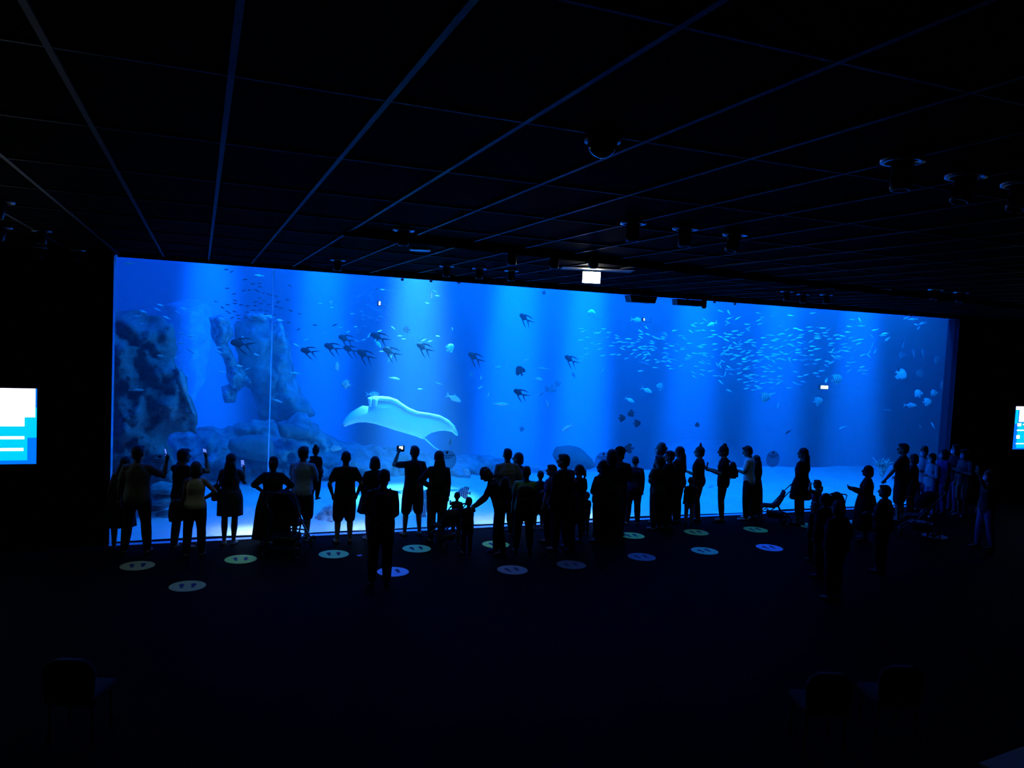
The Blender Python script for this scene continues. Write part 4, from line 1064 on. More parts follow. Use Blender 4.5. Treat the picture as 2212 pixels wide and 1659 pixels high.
BF = [  # kind, material, (x, y), length px, angle, Y, heading left, yaw, label
    ('round', 'd', Z3(590, 915), 25, -60, 3.0, True, 10, 'dark round fish with a pale belly diving left of the bright column'),
    ('round', 'b', Z2(615, 1065), 21, 10, 3.5, True, 55, 'pale tall fish seen nearly end on above the left wing of the manta ray'),
    ('round', 'b', Z2(705, 1250), 23, -10, 3.2, True, 20, 'pale round fish nearest above the left wing tip of the manta ray'),
    ('round', 'p', Z2(550, 400), 10, 0, 6, True, 30, 'tiny pale round fish near the top of the first dark band'),
    ('round', 'd', Z2(1335, 682), 17, 0, 4, True, 10, 'dark eyed round fish with ruffled pale fins high above the manta ray'),
    ('jack', 's', Z2(1040, 830), 22, -50, 2.2, False, 10, 'bright silver fish diving under the highest dark fish'),
    ('jack', 'p', Z2(1165, 985), 20, 60, 3, True, 20, 'pale fish with spread fins below the dark row'),
    ('round', 's', Z2(1795, 870), 22, 45, 2.5, False, 25, 'small upright white fish right of the lone dark fish'),
    ('jack', 'p', Z2(1830, 1395), 34, -22, 3.5, False, 0, 'pale fish descending to the right above the manta tail wing'),
    ('round', 'h', Z2(2010, 1145), 15, 0, 8, True, 40, 'faint dark round fish between manta ray and bright column'),
    ('jack', 'p', Z2(985, 1352), 28, 5, 4.2, False, 0, 'spiny backed fish just above the manta head'),
    ('slender', 'p', Z2(1210, 1190), 24, -8, 3.5, False, 0, 'slender pale fish above the manta head'),
    ('slender', 'p', Z2(1665, 1240), 18, -15, 5, False, 0, 'faint slender fish above the right manta wing'),
    ('slender', 's', Z2(180, 1138), 23, -3, 2.5, True, 0, 'bright slender fish between the joint and the striped round fish'),
    ('slender', 'p', Z1(265, 1408), 26, 2, 2.0, False, 0, 'lone blue fish in front of the dark rock wall'),
    ('slender', 'p', Z1(1725, 1520), 24, -20, 3, False, 0, 'arched pale fish low beside the window joint'),
    ('slender', 'p', Z1(185, 92), 22, 8, 2.5, True, 0, 'pale fish in the top left corner of the window'),
    ('slender', 's', Z1(1535, 216), 18, -3, 3, True, 0, 'shining thin fish over the small dark shoal'),
    ('jack', 'p', (722, 969), 32, 8, 4, False, 0, 'hazy pale fish between the girl with buns and the man in shorts'),
    ('jack', 's', (790, 1058), 30, -25, 1.0, False, 0, 'white tailed fish half hidden behind the flared coat'),
    ('round', 'b', (1002, 1064), 30, -5, 1.1, True, 0, 'striped fish over the two small children'),
    ('round', 'b', (912, 1104), 30, -5, .9, True, 10, 'striped fish between cameraman and long haired woman'),
    ('round', 'b', (918, 1068), 24, 0, 1.3, True, -10, 'upper striped fish right of the cameraman'),
    ('jack', 'w', (879, 1105), 26, 0, .8, True, 0, 'fish with bow shaped white tail between the legs of the cameraman'),
    ('jack', 's', (1008, 1018), 24, -40, 1.6, False, 20, 'crossed fin pale fish left of the curly hair'),
    ('round', 'd', (1357, 969), 24, 5, 2.0, True, 15, 'dark round fish touching the peaked cap'),
    ('jack', 's', (1538, 1050), 17, 25, 1.5, True, 10, 'bright tilted fish between topknot and high bun'),
    ('jack', 'p', Z3(365, 885), 19, 0, 3.0, False, 40, 'pale fish with spiky fins left of the diving dark fish'),
    ('jack', 'p', Z3(780, 1003), 20, -12, 3.2, False, 10, 'pale cyan fish right of the diving dark fish'),
    ('slender', 's', Z3(400, 1265), 34, 0, 2.6, False, 0, 'plump bright fish below the spiky finned one'),
    ('jack', 's', Z3(1085, 1512), 26, 35, 2.2, True, 0, 'bright fish climbing left under the light column'),
    ('jack', 's', Z3(1910, 1120), 24, -22, 2.4, False, 0, 'brightest cyan fish below the silver school'),
    ('jack', 's', Z3(1732, 1222), 21, -22, 2.6, False, 0, 'cyan fish lower left of the brightest one'),
    ('round', 'b', Z3(2045, 1082), 19, -10, 2.8, True, 30, 'blunt faced pale fish right of the brightest cyan fish'),
    ('jack', 'p', Z3(1808, 388), 26, -3, 3.2, False, 0, 'pale fish under the ceiling speaker with forked tail'),
    ('slender', 'b', Z3(825, 895), 26, 0, 4.5, True, 0, 'faint striped fish among dim shapes in the bright column'),
    ('round', 'h', Z3(930, 1110), 20, 40, 6, True, 20, 'largest of the dim dark fish bunched in the bright column'),
    ('round', 'h', Z3(985, 1055), 16, 80, 6.3, True, 20, 'upright dim dark fish in the bunch'),
    ('round', 'h', Z3(875, 1110), 15, 70, 6.6, True, 30, 'left dim dark fish of the bunch'),
    ('slender', 'h', Z3(822, 1158), 17, 45, 6.2, True, 0, 'slanting dim fish under the bunch'),
    ('slender', 'b', Z3(880, 1268), 20, -70, 3, True, 0, 'diving two toned fish under the bunch'),
    ('round', 'd', Z3(1655, 1410), 18, 5, 2.2, False, 20, 'dark round fish with pale tail, left of three'),
    ('round', 'd', Z3(1745, 1363), 18, 20, 2.4, True, 20, 'dark round fish, top of three'),
    ('round', 'd', Z3(1812, 1465), 18, 5, 2.2, False, 20, 'dark round fish with pale tail, right of three'),
    ('round', 'h', Z3(1340, 320), 22, 0, 9, True, 0, 'hardly visible dark fish high right of the bright column'),
    ('jack', 'p', Z3(1410, 384), 18, 0, 7, True, 0, 'faint pale fish high right of the bright column'),
    ('slender', 'p', Z3(1455, 915), 17, 55, 4, True, 0, 'thin fish climbing steeply under the school'),
    ('jack', 'p', Z3(655, 808), 14, 10, 4, False, 0, 'small pale fish over the diving dark fish'),
    ('slender', 'p', Z3(460, 818), 10, 88, 5, True, 0, 'tiny upright fish left of the diving dark fish'),
    ('slender', 'p', Z3(570, 800), 11, 88, 5, True, 0, 'tiny upright fish just above the diving dark fish'),
    ('round', 'h', Z3(612, 1525), 14, 80, 7, True, 30, 'dim round fish low in the first bright column'),
    ('slender', 'p', Z3(265, 1165), 9, 70, 4, True, 0, 'tiny upright fish low left of the first bright column'),
    ('slender', 'p', Z3(178, 1088), 13, 40, 5, True, 0, 'thin curved fish low left of the first bright column'),
    ('jack', 'h', Z3(1150, 965), 14, -60, 6, True, 0, 'dim fish diving in the second bright column'),
    ('slender', 'h', Z3(1890, 840), 26, -12, 6, False, 0, 'large dim fish under the left half of the school'),
    ('jack', 'w', Z4(803, 410), 22, 25, 1.6, True, 10, 'glaring white fish high left of the school centre'),
    ('round', 'b', Z4(1475, 1328), 24, 8, 1.8, False, 0, 'spotted fish with forked tail under the school'),
    ('round', 'b', Z4(2140, 1378), 21, 15, 2.0, False, 15, 'striped disc shaped fish under the right of the school'),
    ('slender', 'p', Z4(1635, 1430), 15, 85, 3, True, 0, 'ghostly upright fish under the spotted one'),
    ('jack', 's', Z5(262, 1058), 12, 80, 2.4, True, 0, 'small cyan fish above the bright glass reflection'),
    ('round', 'b', Z5(400, 1040), 24, 20, 2.0, False, 20, 'striped angular fish right of the bright glass reflection'),
    ('round', 'p', Z5(1208, 988), 24, -30, 2.0, False, 10, 'large pale blue disc fish in the dark right end'),
    ('round', 'h', Z5(1435, 970), 17, 10, 3.5, True, 30, 'dim disc fish right of the large pale blue one'),
    ('round', 's', Z5(1415, 1218), 17, -60, 2.0, True, 20, 'bright diving fish at right end, left of two'),
    ('round', 'p', Z5(1610, 1212), 14, -60, 2.2, True, 20, 'blue diving fish at right end, right of two'),
    ('round', 'p', Z5(1535, 1325), 17, 12, 2.2, False, 0, 'blue oval fish with frayed tail below the two diving ones'),
    ('jack', 'p', Z5(1318, 1370), 23, 3, 2.4, False, 0, 'faint blue fish with forked tail at right end'),
    ('slender', 'h', Z5(1030, 1432), 16, -3, 3, False, 0, 'dim oval fish left of the forked tail fish'),
    ('round', 'h', Z5(1730, 1120), 18, -70, 3, True, 40, 'dim curved fish nearest the right edge of the window'),
    ('round', 'h', Z5(1655, 802), 17, 80, 3.5, True, 40, 'dim tall fish near the right edge of the window'),
    ('slender', 'h', Z5(1360, 718), 17, -75, 3.5, True, 0, 'dim upright fish, left of a pair at right'),
    ('slender', 'h', Z5(1473, 708), 17, -80, 3.5, True, 0, 'dim upright fish, right of a pair at right'),
    ('slender', 'h', Z5(1228, 612), 16, 80, 3.8, True, 0, 'dim upright fish above the pair at right'),
    ('round', 'h', Z5(1215, 742), 15, 60, 5, True, 20, 'very dim round fish left of the pair at right'),
    ('jack', 'p', Z5(1032, 538), 12, 45, 3, True, 0, 'dim fish climbing at the right edge of the school'),
    ('jack', 'p', Z5(1470, 340), 12, 20, 3, True, 0, 'dim fish near the top right corner'),
    ('jack', 'p', Z5(1390, 355), 8, -20, 2.5, True, 0, 'tiny glinting fish near the top right corner'),
    ('jack', 'p', Z5(1422, 398), 8, 60, 3, True, 0, 'tiny dim fish below the glinting one at top right'),
    ('slender', 'p', Z5(1268, 272), 12, 30, 2.5, True, 0, 'thin fish slanting under the top edge at right'),
    ('slender', 'p', Z5(1340, 288), 17, 3, 2.5, True, 0, 'thin level fish under the top edge at right'),
    ('slender', 'p', Z5(1600, 1620), 14, -60, 2, True, 0, 'blue fish over the masked visitors'),
    ('slender', 'h', Z5(1445, 1640), 10, -60, 3, True, 0, 'dim fish left of the blue one over the masked visitors'),
    ('slender', 's', Z5(465, 1652), 15, 30, 2, True, 0, 'thin pale fish over the bobbed hair woman'),
    ('slender', 'd', (1703, 933), 16, 40, 3, True, 0, 'dark slanting fish right above the egg shaped notice'),
    ('round', 'd', (973, 955), 18, 10, 4, True, 70, 'small dark ray like fish below the right manta wing'),
    ('slender', 'd', Z2(1025, 257), 10, -25, 4, True, 0, 'small dark fish below the top edge above the manta ray'),
    ('slender', 'd', Z2(595, 635), 14, 28, 4, True, 0, 'small dark fish slanting up over the left of the dark row'),
    ('round', 'd', Z3(840, 107), 10, 0, 3, True, 0, 'tiny dark fish at the top edge over the bright column'),
    ('round', 'd', (1506, 918), 12, 20, 3, True, 20, 'dark round fish left of centre over the topknot'),
]
for kd, m_, (x, y), L, a, Y, lf, yw, lb in BF:
    big_fish(kd, m_, x, y, Y, L, a, lb, lf, yw)
# loose pale fish on the left, each its own thing
L1 = '515,525,-10;335,592,-15;480,570,-25;265,640,10;335,643,-25;575,655,-20;318,722,-3;290,797,-25;845,797,8;745,820,-5;830,845,0;985,890,40;632,917,-10;733,918,0;1125,965,-5;515,1053,-5;645,1045,-25;655,1067,-20;815,990,-20;850,1018,-30;1380,870,-45;1510,1040,-15;1335,1155,-10;1410,1190,25;1150,1218,-3;1925,940,-25;1145,662,0;1630,635,5;1665,652,0;1755,680,-5;750,557,-10;690,600,-30;2025,885,20;1130,1015,-20'
L2 = '775,518,5;812,653,0;732,705,25;1060,698,25;815,800,-15;895,788,20;945,745,60;485,715,25;1088,268,0;1200,668,-35;1485,760,50;1515,795,30;1583,805,20;1813,675,-80;1630,285,-20;1658,333,0;1550,408,-10;1480,1300,3;2110,1285,30;2190,1355,80;2110,1180,90;1270,750,0;1310,782,0;1665,752,-5;440,412,0;1075,910,0'
D1 = '1200,155,8;1255,175,35;1395,258,10;1475,305,0;1545,300,-5;1550,335,-10;1380,375,12;1440,368,10;1500,365,-15;1530,382,-20;1585,398,18;1640,412,-25;1670,420,-10;1715,432,-10;1545,452,-5;1500,492,12;1590,480,-20;1560,510,0;1640,518,-3;1735,500,10;1290,508,0;1355,522,5;1420,532,0;1500,532,-3;1215,522,-5;1290,478,-15;1280,408,15;1210,350,5;1160,552,-30;1205,590,-20;1230,608,0;1285,592,-10;1420,600,-3;1485,578,-5;1555,575,5;1615,585,5;1720,540,5;1770,555,0;1610,618,-10;1320,632,0;1330,665,3;1325,700,0;1400,655,5;1260,655,25;1490,655,-20;1580,705,5;1845,705,8;1700,628,12;1860,325,-30;1870,585,-20;1960,615,-15;1090,487,-5;1950,775,35;2120,733,-3;1835,470,0;1740,487,0'
S8 = '40,515,0;395,520,0;285,583,5;325,583,30;480,578,5;75,560,20;60,605,25;455,652,12;610,630,-20;617,670,-5;360,708,15;140,657,0;205,748,12;330,760,12;255,770,0;565,740,0;640,725,20;700,733,0;760,733,5;795,680,0;860,745,0;860,778,-15;715,798,8;815,803,10;700,838,-20;525,790,5;340,842,25;550,928,12;645,933,8;380,948,12;850,915,30;900,857,5;760,990,20;940,722,5;965,686,10;990,653,-25;1000,605,10;985,558,-25;1080,500,-40;1110,610,-15;990,805,10;1065,800,-5;980,830,-15;1050,840,5;1155,838,8;1225,822,-8;1165,750,0;1170,722,-20;1165,797,0;1050,890,12;980,928,25;1080,930,10;1120,912,-50;920,962,40;1045,982,50;1100,1020,12;1190,860,10;1220,1135,0;985,1190,10;1210,655,-30;1270,675,-15;1345,680,-15;1355,650,-10;1350,598,-50;1390,605,-45;1525,548,15;1410,755,-5;1390,830,0;1370,895,15;1415,915,-10;1375,968,30;1380,990,0;1240,1015,-15;1265,1048,20;1355,1037,0;1465,1003,0;1445,1040,-20;1530,1015,-10;1430,1110,0;1470,1157,5;1560,875,-20;1580,768,-20;1485,793,-5;1660,810,8;1655,843,5;1765,750,0;1625,630,5;1685,672,-25;1790,565,-30;1905,550,5;1990,543,-8;1825,470,-20;1865,430,15;1965,430,20;2015,378,-30;2140,550,0;2165,613,5;2100,650,10;2010,662,12;1935,797,10;1990,775,10;1960,815,5;2180,850,15;2170,763,8;2020,910,0;1940,912,12;1845,912,-5;2010,945,-20;2135,968,-25;1760,950,-20;1735,985,8;1725,1010,10;1630,1110,20;1870,1117,0;1985,1178,-5;1970,1253,-15;1830,1220,-25;1845,1288,-25;1990,1035,-15;2070,1025,-10;1960,1060,-20;2080,1075,-15;2100,1195,15;2180,1268,0;120,925,20;40,972,5;30,1025,20;120,832,12;30,700,10'
S4 = '1020,335,20;1125,335,35;1000,385,-30;990,410,35;1015,262,-60;910,243,-15;1385,268,-10;1440,322,8;1565,303,8;1795,302,-5;2070,270,8;1390,360,25;1410,405,15;1245,410,0;1265,455,35;1255,480,-40;1660,432,15;1745,478,25;1860,465,0;1915,483,-5;2025,447,5;2145,450,0;2200,458,5;2050,495,12;1090,497,12;1185,517,18;980,532,-20;1035,538,0;1150,545,0;995,568,8;915,570,-15;1080,582,0;985,610,-25;1285,610,15;1250,637,8;1335,640,0;1095,650,-30;1165,660,12;1155,625,60;1330,680,-20;1130,690,5;1150,722,5;1050,712,5;960,700,25;1020,700,60;980,742,8;1190,757,30;1285,740,0;1260,768,30;940,775,30;935,797,15;990,790,-10;1045,782,8;1100,797,15;1135,808,12;1065,848,25;1215,838,15;1210,855,5;1255,815,20;1315,803,8;1280,863,8;1215,880,8;940,875,-25;905,900,55;870,922,-60;910,945,-65;1150,908,0;1015,950,-25;1000,978,-8;1065,980,5;1140,970,8;1150,1025,22;970,1033,80;1045,1037,-15;920,1065,-15;1150,1105,18;915,1140,-40;1020,1247,-20;1230,1140,15;1260,1180,0;1235,1218,18;1225,1050,5;1255,1065,8;1305,1045,8;1290,1088,0;1310,1120,18;1370,1052,0;1370,1130,12;1375,1195,-15;1325,1237,10;1405,1218,12;1440,1155,8;1350,870,20;1380,880,5;1435,850,30;1400,765,5;1420,797,0;1450,580,10;1510,545,5;1560,548,0;1580,620,-5;1620,600,8;1660,540,12;1690,530,0;1735,615,12;1790,550,25;1925,545,20;1905,578,10;1825,607,20;1780,662,0;1820,683,-15;1905,675,12;1910,645,-12;1985,715,15;1885,717,0;1885,735,8;1890,768,8;1920,793,-15;1970,803,-5;2060,797,5;2045,743,5;2070,690,0;2125,720,12;2050,625,30;1965,630,5;2125,530,-10;2130,560,0;2130,587,0;1445,708,5;1475,670,5;1415,740,0;1610,718,8;1680,690,18;1550,700,20;1590,785,5;1640,790,10;1680,765,-20;1735,785,5;1805,757,15;1580,810,12;1500,820,0;1505,838,-30;1650,843,8;1705,858,-8;1790,835,50;1850,857,3;1780,860,-60;1930,863,-5;1980,855,12;2060,855,8;2135,857,15;1580,880,-40;1340,925,10;1360,958,8;1250,950,30;1235,975,8;1455,948,0;1500,970,-8;1540,935,-20;1480,1005,5;1565,1008,5;1460,1065,8;1540,1095,5;1560,1110,0;1640,1105,8;1660,1065,12;1665,1130,18;1640,1155,30;1490,1140,5;1550,1145,0;1555,1215,15;1560,1285,15;1665,965,-10;1805,938,3;1995,918,12;2100,907,3;1855,1010,0;1910,1070,5;1985,1047,20;1850,1153,-25;1905,1165,-10;1950,1132,-8;1770,1212,3;2110,1025,0;2140,1065,0;2185,997,5'
S5 = '245,460,8;285,425,35;255,500,-10;390,488,12;465,500,-5;500,533,-25;415,537,8;310,535,10;330,592,8;315,617,5;450,610,-25;490,600,10;480,430,0;535,450,3;550,380,-3;590,292,-3;615,560,20;690,545,10;670,595,25;670,645,-10;560,650,40;520,692,-8;470,685,-15;345,675,60;320,705,-8;380,705,30;355,760,-35;415,755,3;425,780,3;475,775,5;550,835,-3;605,830,15;530,877,3;280,820,-10;265,875,-35;325,835,30;590,780,55;640,670,50;720,740,25;795,750,-40;805,700,60;880,690,65;840,620,75;835,500,-50;875,423,15;1000,468,12;975,492,0;765,815,-20;755,862,15;715,890,22;685,930,25;750,935,20;745,975,3;840,870,35;800,905,-15;550,935,40;705,373,0;685,300,-60;575,520,20;505,640,10;430,690,40'
def pts(s, Z): return [(*Z(*[float(v) for v in t.split(',')[:2]]), float(t.split(',')[2])) for t in s.split(';')]
def small(ps, m, lpx, label, group, Y0, Y1, gm='small', nm='silver_fish'):
    first = None
    for x, y, a in ps:
        if first is None:
            o = first = mesh_obj(nm, fish_mesh(gm, 'all', FM[m]))
        else:
            o = first.copy()
            COL.objects.link(o)
        place_fish(o, x, y, random.uniform(Y0, Y1), lpx * random.uniform(.85, 1.15), a, True, random.uniform(-22, 22))
        tag(o, label, 'fish', group)
small(pts(L1, Z1), 's', 14, 'small pale oval fish of the loose shoal around the rocks at left', 'pale fish around the left rocks', 2.2, 4.5, nm='pale_reef_fish')
small(pts(L2, Z2), 's', 11, 'small pale fish scattered in the water above the manta ray', 'pale fish above the manta ray', 2.5, 4.5, nm='pale_open_water_fish')
small(pts(D1, Z1), 'd', 10, 'small dark slim fish of the shoal over the rock pillar', 'dark shoal over the rock pillar', 3.5, 6.0, nm='dark_slim_fish')
sch = pts(S8, Z8) + pts(S4, Z4) + pts(S5, Z5)
random.Random(3).shuffle(sch)
small(sch[:285], 's', 12.5, 'small silvery fish of the large school in the right half of the tank', 'silver school in the right half', 2.0, 4.5)
# the rest of the school, smaller and farther back: one object
bm = bmesh.new()
src = bmesh.new()
src.from_mesh(fish_mesh('small', 'all', FM['s']))
tm = bpy.data.meshes.new('t')
src.to_mesh(tm)
src.free()
rr_ = random.Random(5)
for i, (x, y, a) in enumerate(sch[285:]):
    p = ony(x, y, rr_.uniform(5, 8))
    L = 10.5 / FPX * (p - CAMLOC).length
    M_ = Matrix.Translation(p) @ fish_rot(x, y, a, True, rr_.uniform(-20, 20)).to_matrix().to_4x4() @ Matrix.Diagonal((L, L, L, 1))
    n0 = len(bm.verts)
    bm.from_mesh(tm)
    bm.verts.ensure_lookup_table()
    bmesh.ops.transform(bm, matrix=M_, verts=bm.verts[n0:])
o = finish(bm, 'school_fish', M_silver)
tag(o, 'farther silvery fish thinly filling the back of the big school', 'fish', None, 'stuff')
# faint minnows in front of the two bright bands left of centre
small([(820 + random.gauss(0, 38), 668 + random.gauss(0, 32), random.uniform(-10, 10)) for _ in range(70)], 'p', 7, 'tiny faint minnow under the window top above the dark long finned fish', 'faint minnows under the window top', 6.5, 8.5, 'slender', 'minnow')
# ---------------------------------------------------------------- glowing boxes and marks standing in for reflections in the glass
M_reflw = mat('reflection_glow', (.9, .9, .9), .4, 0, .3, (1, 1, 1), 5)
def reflection_mark(x, y, Y, w_, h_, label):
    p = ony(x, y, Y)
    o = empty('glass_reflection', p)
    tag(o, label, 'reflection')
    bm = bmesh.new(); box(bm, (0, 0.06, 0), (w_ + .04, .1, h_ + .04), bev=.01); finish(bm, 'housing', M_frame, o)
    bm = bmesh.new(); box(bm, (0, 0, 0), (w_, .02, h_), bev=.008); finish(bm, 'lens', M_reflw, o)  # glowing front stands in for mirrored light, no lamp here
reflection_mark(1781, 836.5, 2.5, .26, .09, 'small glaring white glass reflection built as a glowing box under the right of the school')
reflection_mark(820, 655, 2.5, .035, .08, 'tiny white glass reflection built as a glowing box high above the manta ray')
reflection_mark(1391.5, 690, 2.5, .02, .06, 'tiny glowing box standing in for a glass reflection beside the pale fish under the ceiling speaker')
for i, (x, y, lb) in enumerate([(829, 656, 'thin bracket shape standing in for a glass reflection above the manta ray'), (1399, 692, 'thin bracket shape standing in for a glass reflection under the ceiling speaker')]):
    bm = bmesh.new()
    tube(bm, [ony(x - 6, y + 4, 2.5), ony(x + 6, y + 5, 2.5), ony(x + 7, y - 5, 2.5)], .007, 6)
    tag(finish(bm, 'bracket', M_frame), lb, 'bracket')  # bracket shapes added for faint reflections in the glass
# ---------------------------------------------------------------- notices on the glass
def film(name, col, a):
    m = bpy.data.materials.new(name)
    m.use_nodes = True
    nt = m.node_tree
    b = nt.nodes['Principled BSDF']
    b.inputs['Base Color'].default_value = (*col, 1)
    b.inputs['Roughness'].default_value = .6
    b.inputs['Alpha'].default_value = a
    return m
M_film = film('blue_film', (.02, .07, .35), .3)
M_ink = film('dark_ink', (.004, .008, .03), .6)
def disc(bm, c, r, th, axis='Z', n=40, rx=1.0):
    rr = []
    for h_ in (0, th):
        rr.append([Vector(c) + (Vector((r * rx * math.cos(a), r * math.sin(a), h_)) if axis == 'Z' else Vector((r * rx * math.cos(a), -h_, r * math.sin(a)))) for a in [2 * math.pi * k / n for k in range(n)]])
    ring_loft(bm, rr)
for x, y, lb in [(345, 1005, 'round blue notice on the glass behind the phone of the man in pale tee'), (965, 994, 'round dark blue notice on the glass behind the long wavy hair'),
                 (1303, 996, 'round blue notice on the glass above the hooded jacket'), (1669.5, 991.5, 'unobstructed round blue notice on the glass between small dress woman and pushchair woman')]:
    p = ony(x, y, -.01)
    o = empty('round_notice', p)
    tag(o, lb, 'sign', 'round notices on the glass')
    bm = bmesh.new(); disc(bm, (0, 0, 0), .205, .003, 'Y'); finish(bm, 'film', M_film, o, False)
    bm = bmesh.new(); disc(bm, (0, -.004, .155), .03, .002, 'Y', 20); finish(bm, 'emblem', M_ink, o, False)
    bm = bmesh.new()
    for z, w_, h_ in [(.10, .31, .012), (.085, .3, .006), (.06, .24, .014), (.032, .12, .012), (-.15, .03, .012)]:
        box(bm, (0, -.005, z), (w_, .002, h_))
    finish(bm, 'lettering', M_ink, o, False)
# ---------------------------------------------------------------- floor discs with footprints
SC = {'olive': (.34, .4, .1), 'green': (.36, .85, .1), 'teal': (.22, .85, .4), 'blue': (.3, .6, .95), 'grey': (.25, .28, .3), 'dim': (.13, .13, .14), 'lime': (.6, .98, .08)}  # tint and dimness of the light on each disc put into its colour
M_foot = mat('footprint_ink', (.01, .03, .08), .6, 0, .2)
FD = [(297, 1222, 'olive', 'dim olive floor disc by the left post'), (405, 1266, 'olive', 'dull green floor disc, nearest to the viewer at left'), (520, 1208, 'green', 'bright green floor disc below the woman in short dress'),
      (721, 1197, 'teal', 'teal floor disc in front of the man in shorts'), (849, 1235, 'blue', 'blue floor disc half covered by the nearest person'), (900, 1185, 'teal', 'teal floor disc under the low buggy wheels'),
      (1071, 1176, 'lime', 'lime floor disc beside the bending curly haired woman'), (1107, 1231, 'grey', 'grey floor disc in front of the boy in green tee'), (1234, 1220, 'dim', 'very dark floor disc in front of the heavy man'),
      (1365, 1157, 'green', 'green floor disc beside the elderly person'), (1386, 1203, 'grey', 'grey floor disc right of the crowd centre'), (1504, 1150, 'green', 'green floor disc in front of the topknot'),
      (1522, 1190, 'teal', 'dark teal floor disc nearer the viewer than the green one by the topknot'), (1632, 1144, 'green', 'green floor disc in front of the slim man in white'), (1662, 1183, 'blue', 'blue floor disc, rightmost uncovered one'),
      (1745, 1135, 'green', 'green floor disc mostly hidden beside the foreground heads'), (1855, 1129, 'teal', 'pale floor disc peeping out beside the bobbed hair woman'), (1990, 1129, 'grey', 'grey floor disc under the masked visitors'), (2019, 1158, 'dim', 'faint grey floor disc at far right')]
first = None
for x, y, c, lb in FD:
    p = onz(x, y, 0.001)
    if c not in FCACHE: FCACHE[c] = mat('disc_' + c, SC[c], .6, 0, .25)
    o = empty('floor_disc', (p.x, p.y, .001), random.uniform(-.08, .08))
    tag(o, lb, 'floor sticker', 'footprint discs on the floor')
    bm = bmesh.new(); disc(bm, (0, 0, 0), .262, .002); finish(bm, 'disc', FCACHE[c], o, False)
    for s in (-1, 1):
        bm = bmesh.new()
        disc(bm, (s * .085, .05, .003), .062, .0015, n=20, rx=.62)
        disc(bm, (s * .078, -.05, .003), .036, .0015, n=16, rx=.75)
        finish(bm, 'footprint', M_foot, o, False)
bm = bmesh.new()
box(bm, (0, 0, .002), (.09, .07, .002), Matrix.Rotation(.4, 3, 'Z'))
o = finish(bm, 'paper_slip', mat('blue_paper', (.3, .4, .9), .7), None, False)
o.location = onz(777, 1200, 0)
tag(o, 'small blue paper slip on the floor left of the nearest person', 'paper')
# ---------------------------------------------------------------- ceiling fixtures
M_ring = mat('downlight_ring', (.45, .5, .6), .3, .2, .5)
def downlight(x, y, label, r=.12, tilt=(0, 0), cyl=True, ln=.17, grp='ceiling downlights'):
    p = onz(x, y, 5.075)
    o = empty('ceiling_spotlight', (p.x, p.y, 5.075))
    tag(o, label, 'ceiling light', grp)
    bm = bmesh.new()
    N = 28
    rr = [[Vector((a * math.cos(t), a * math.sin(t), z)) for t in [2 * math.pi * k / N for k in range(N)]] for a, z in ((r, .005), (r, -.01), (r * .74, -.012), (r * .72, .005))]
    ring_loft(bm, rr, False)
    finish(bm, 'trim_ring', M_ring, o)
    if cyl:
        bm = bmesh.new()
        R_ = Matrix.Rotation(tilt[0], 3, 'X') @ Matrix.Rotation(tilt[1], 3, 'Y')
        ring_loft(bm, [[R_ @ Vector((a * math.cos(t), a * math.sin(t), z)) for t in [2 * math.pi * k / 20 for k in range(20)]] for a, z in ((r * .5, .0), (r * .5, -ln * .9), (r * .46, -ln), (r * .36, -ln), (r * .34, -ln * .8))])
        finish(bm, 'barrel', M_black, o)
    else:
        bm = bmesh.new()
        disc(bm, (0, 0, -.006), r * .78, .004, n=28)
        finish(bm, 'diffuser', M_ring, o, False)
    return p
DL = [(1368, 482, 'downlight, left of the three ringed ones in the middle of the ceiling'), (1480, 494, 'downlight, middle of the three ringed ones'), (1588, 507, 'tilted downlight, right of the three ringed ones'),
      (872, 497, 'small downlight at the left start of the long ceiling slot'), (1107, 545, 'downlight just right of the blue ceiling disc'), (1198, 553, 'downlight between the blue ceiling disc and the lit lamp'),
      (965, 575, 'left downlight in the row of three above the window'), (1036, 580, 'middle downlight in the row of three above the window'), (1105, 585, 'right downlight in the row of three above the window'),
      (730, 562, 'single downlight near the window top at left'), (1950, 347, 'dim ringed downlight at upper right'), (2088, 380, 'dim downlight with a lit edge at upper right'), (2208, 398, 'dim downlight cut by the right picture edge'),
      (90, 499, 'dim downlight at far left, right of a pair'), (3, 436, 'dim downlight cut by the left picture edge'), (5, 492, 'dim downlight below the one at the left picture edge'),
      (85, 535, 'faint small downlight over the left screen'), (168, 541, 'faint small downlight left of the window corner'), (1700, 630, 'left of the three tiny downlights over the school'), (1735, 636, 'middle of the three tiny downlights over the school'),
      (1785, 637, 'right of the three tiny downlights over the school'), (2022, 626, 'downlight with blue edge above the right window corner, left one'), (2077, 632, 'downlight with blue edge above the right window corner, right one')]
for x, y, lb in DL:
    downlight(x, y, lb, .12, (0, .25) if 'tilted' in lb or 'edge' in lb else (0, 0))
downlight(907, 540, 'flat blue disc in the ceiling left of the downlight row', .14, cyl=False)
downlight(1905, 625, 'flat blue disc in the ceiling at right', .16, cyl=False)
for x, y, lb in [(870, 602, 'first small spotlight behind the window head at left'), (932, 605, 'second small spotlight behind the window head'), (992, 608, 'third small spotlight behind the window head'),
                 (1588, 655, 'small spotlight right of the cylinder camera'), (1544, 651, 'small spotlight next to the cylinder camera'), (1968, 680, 'left small spotlight over the right window corner'), (2002, 682, 'middle small spotlight over the right window corner'), (2040, 685, 'right small spotlight over the right window corner')]:
    downlight(x, y - 2, lb, .06, (0, .2), True, .06, 'small spotlights along the window head')
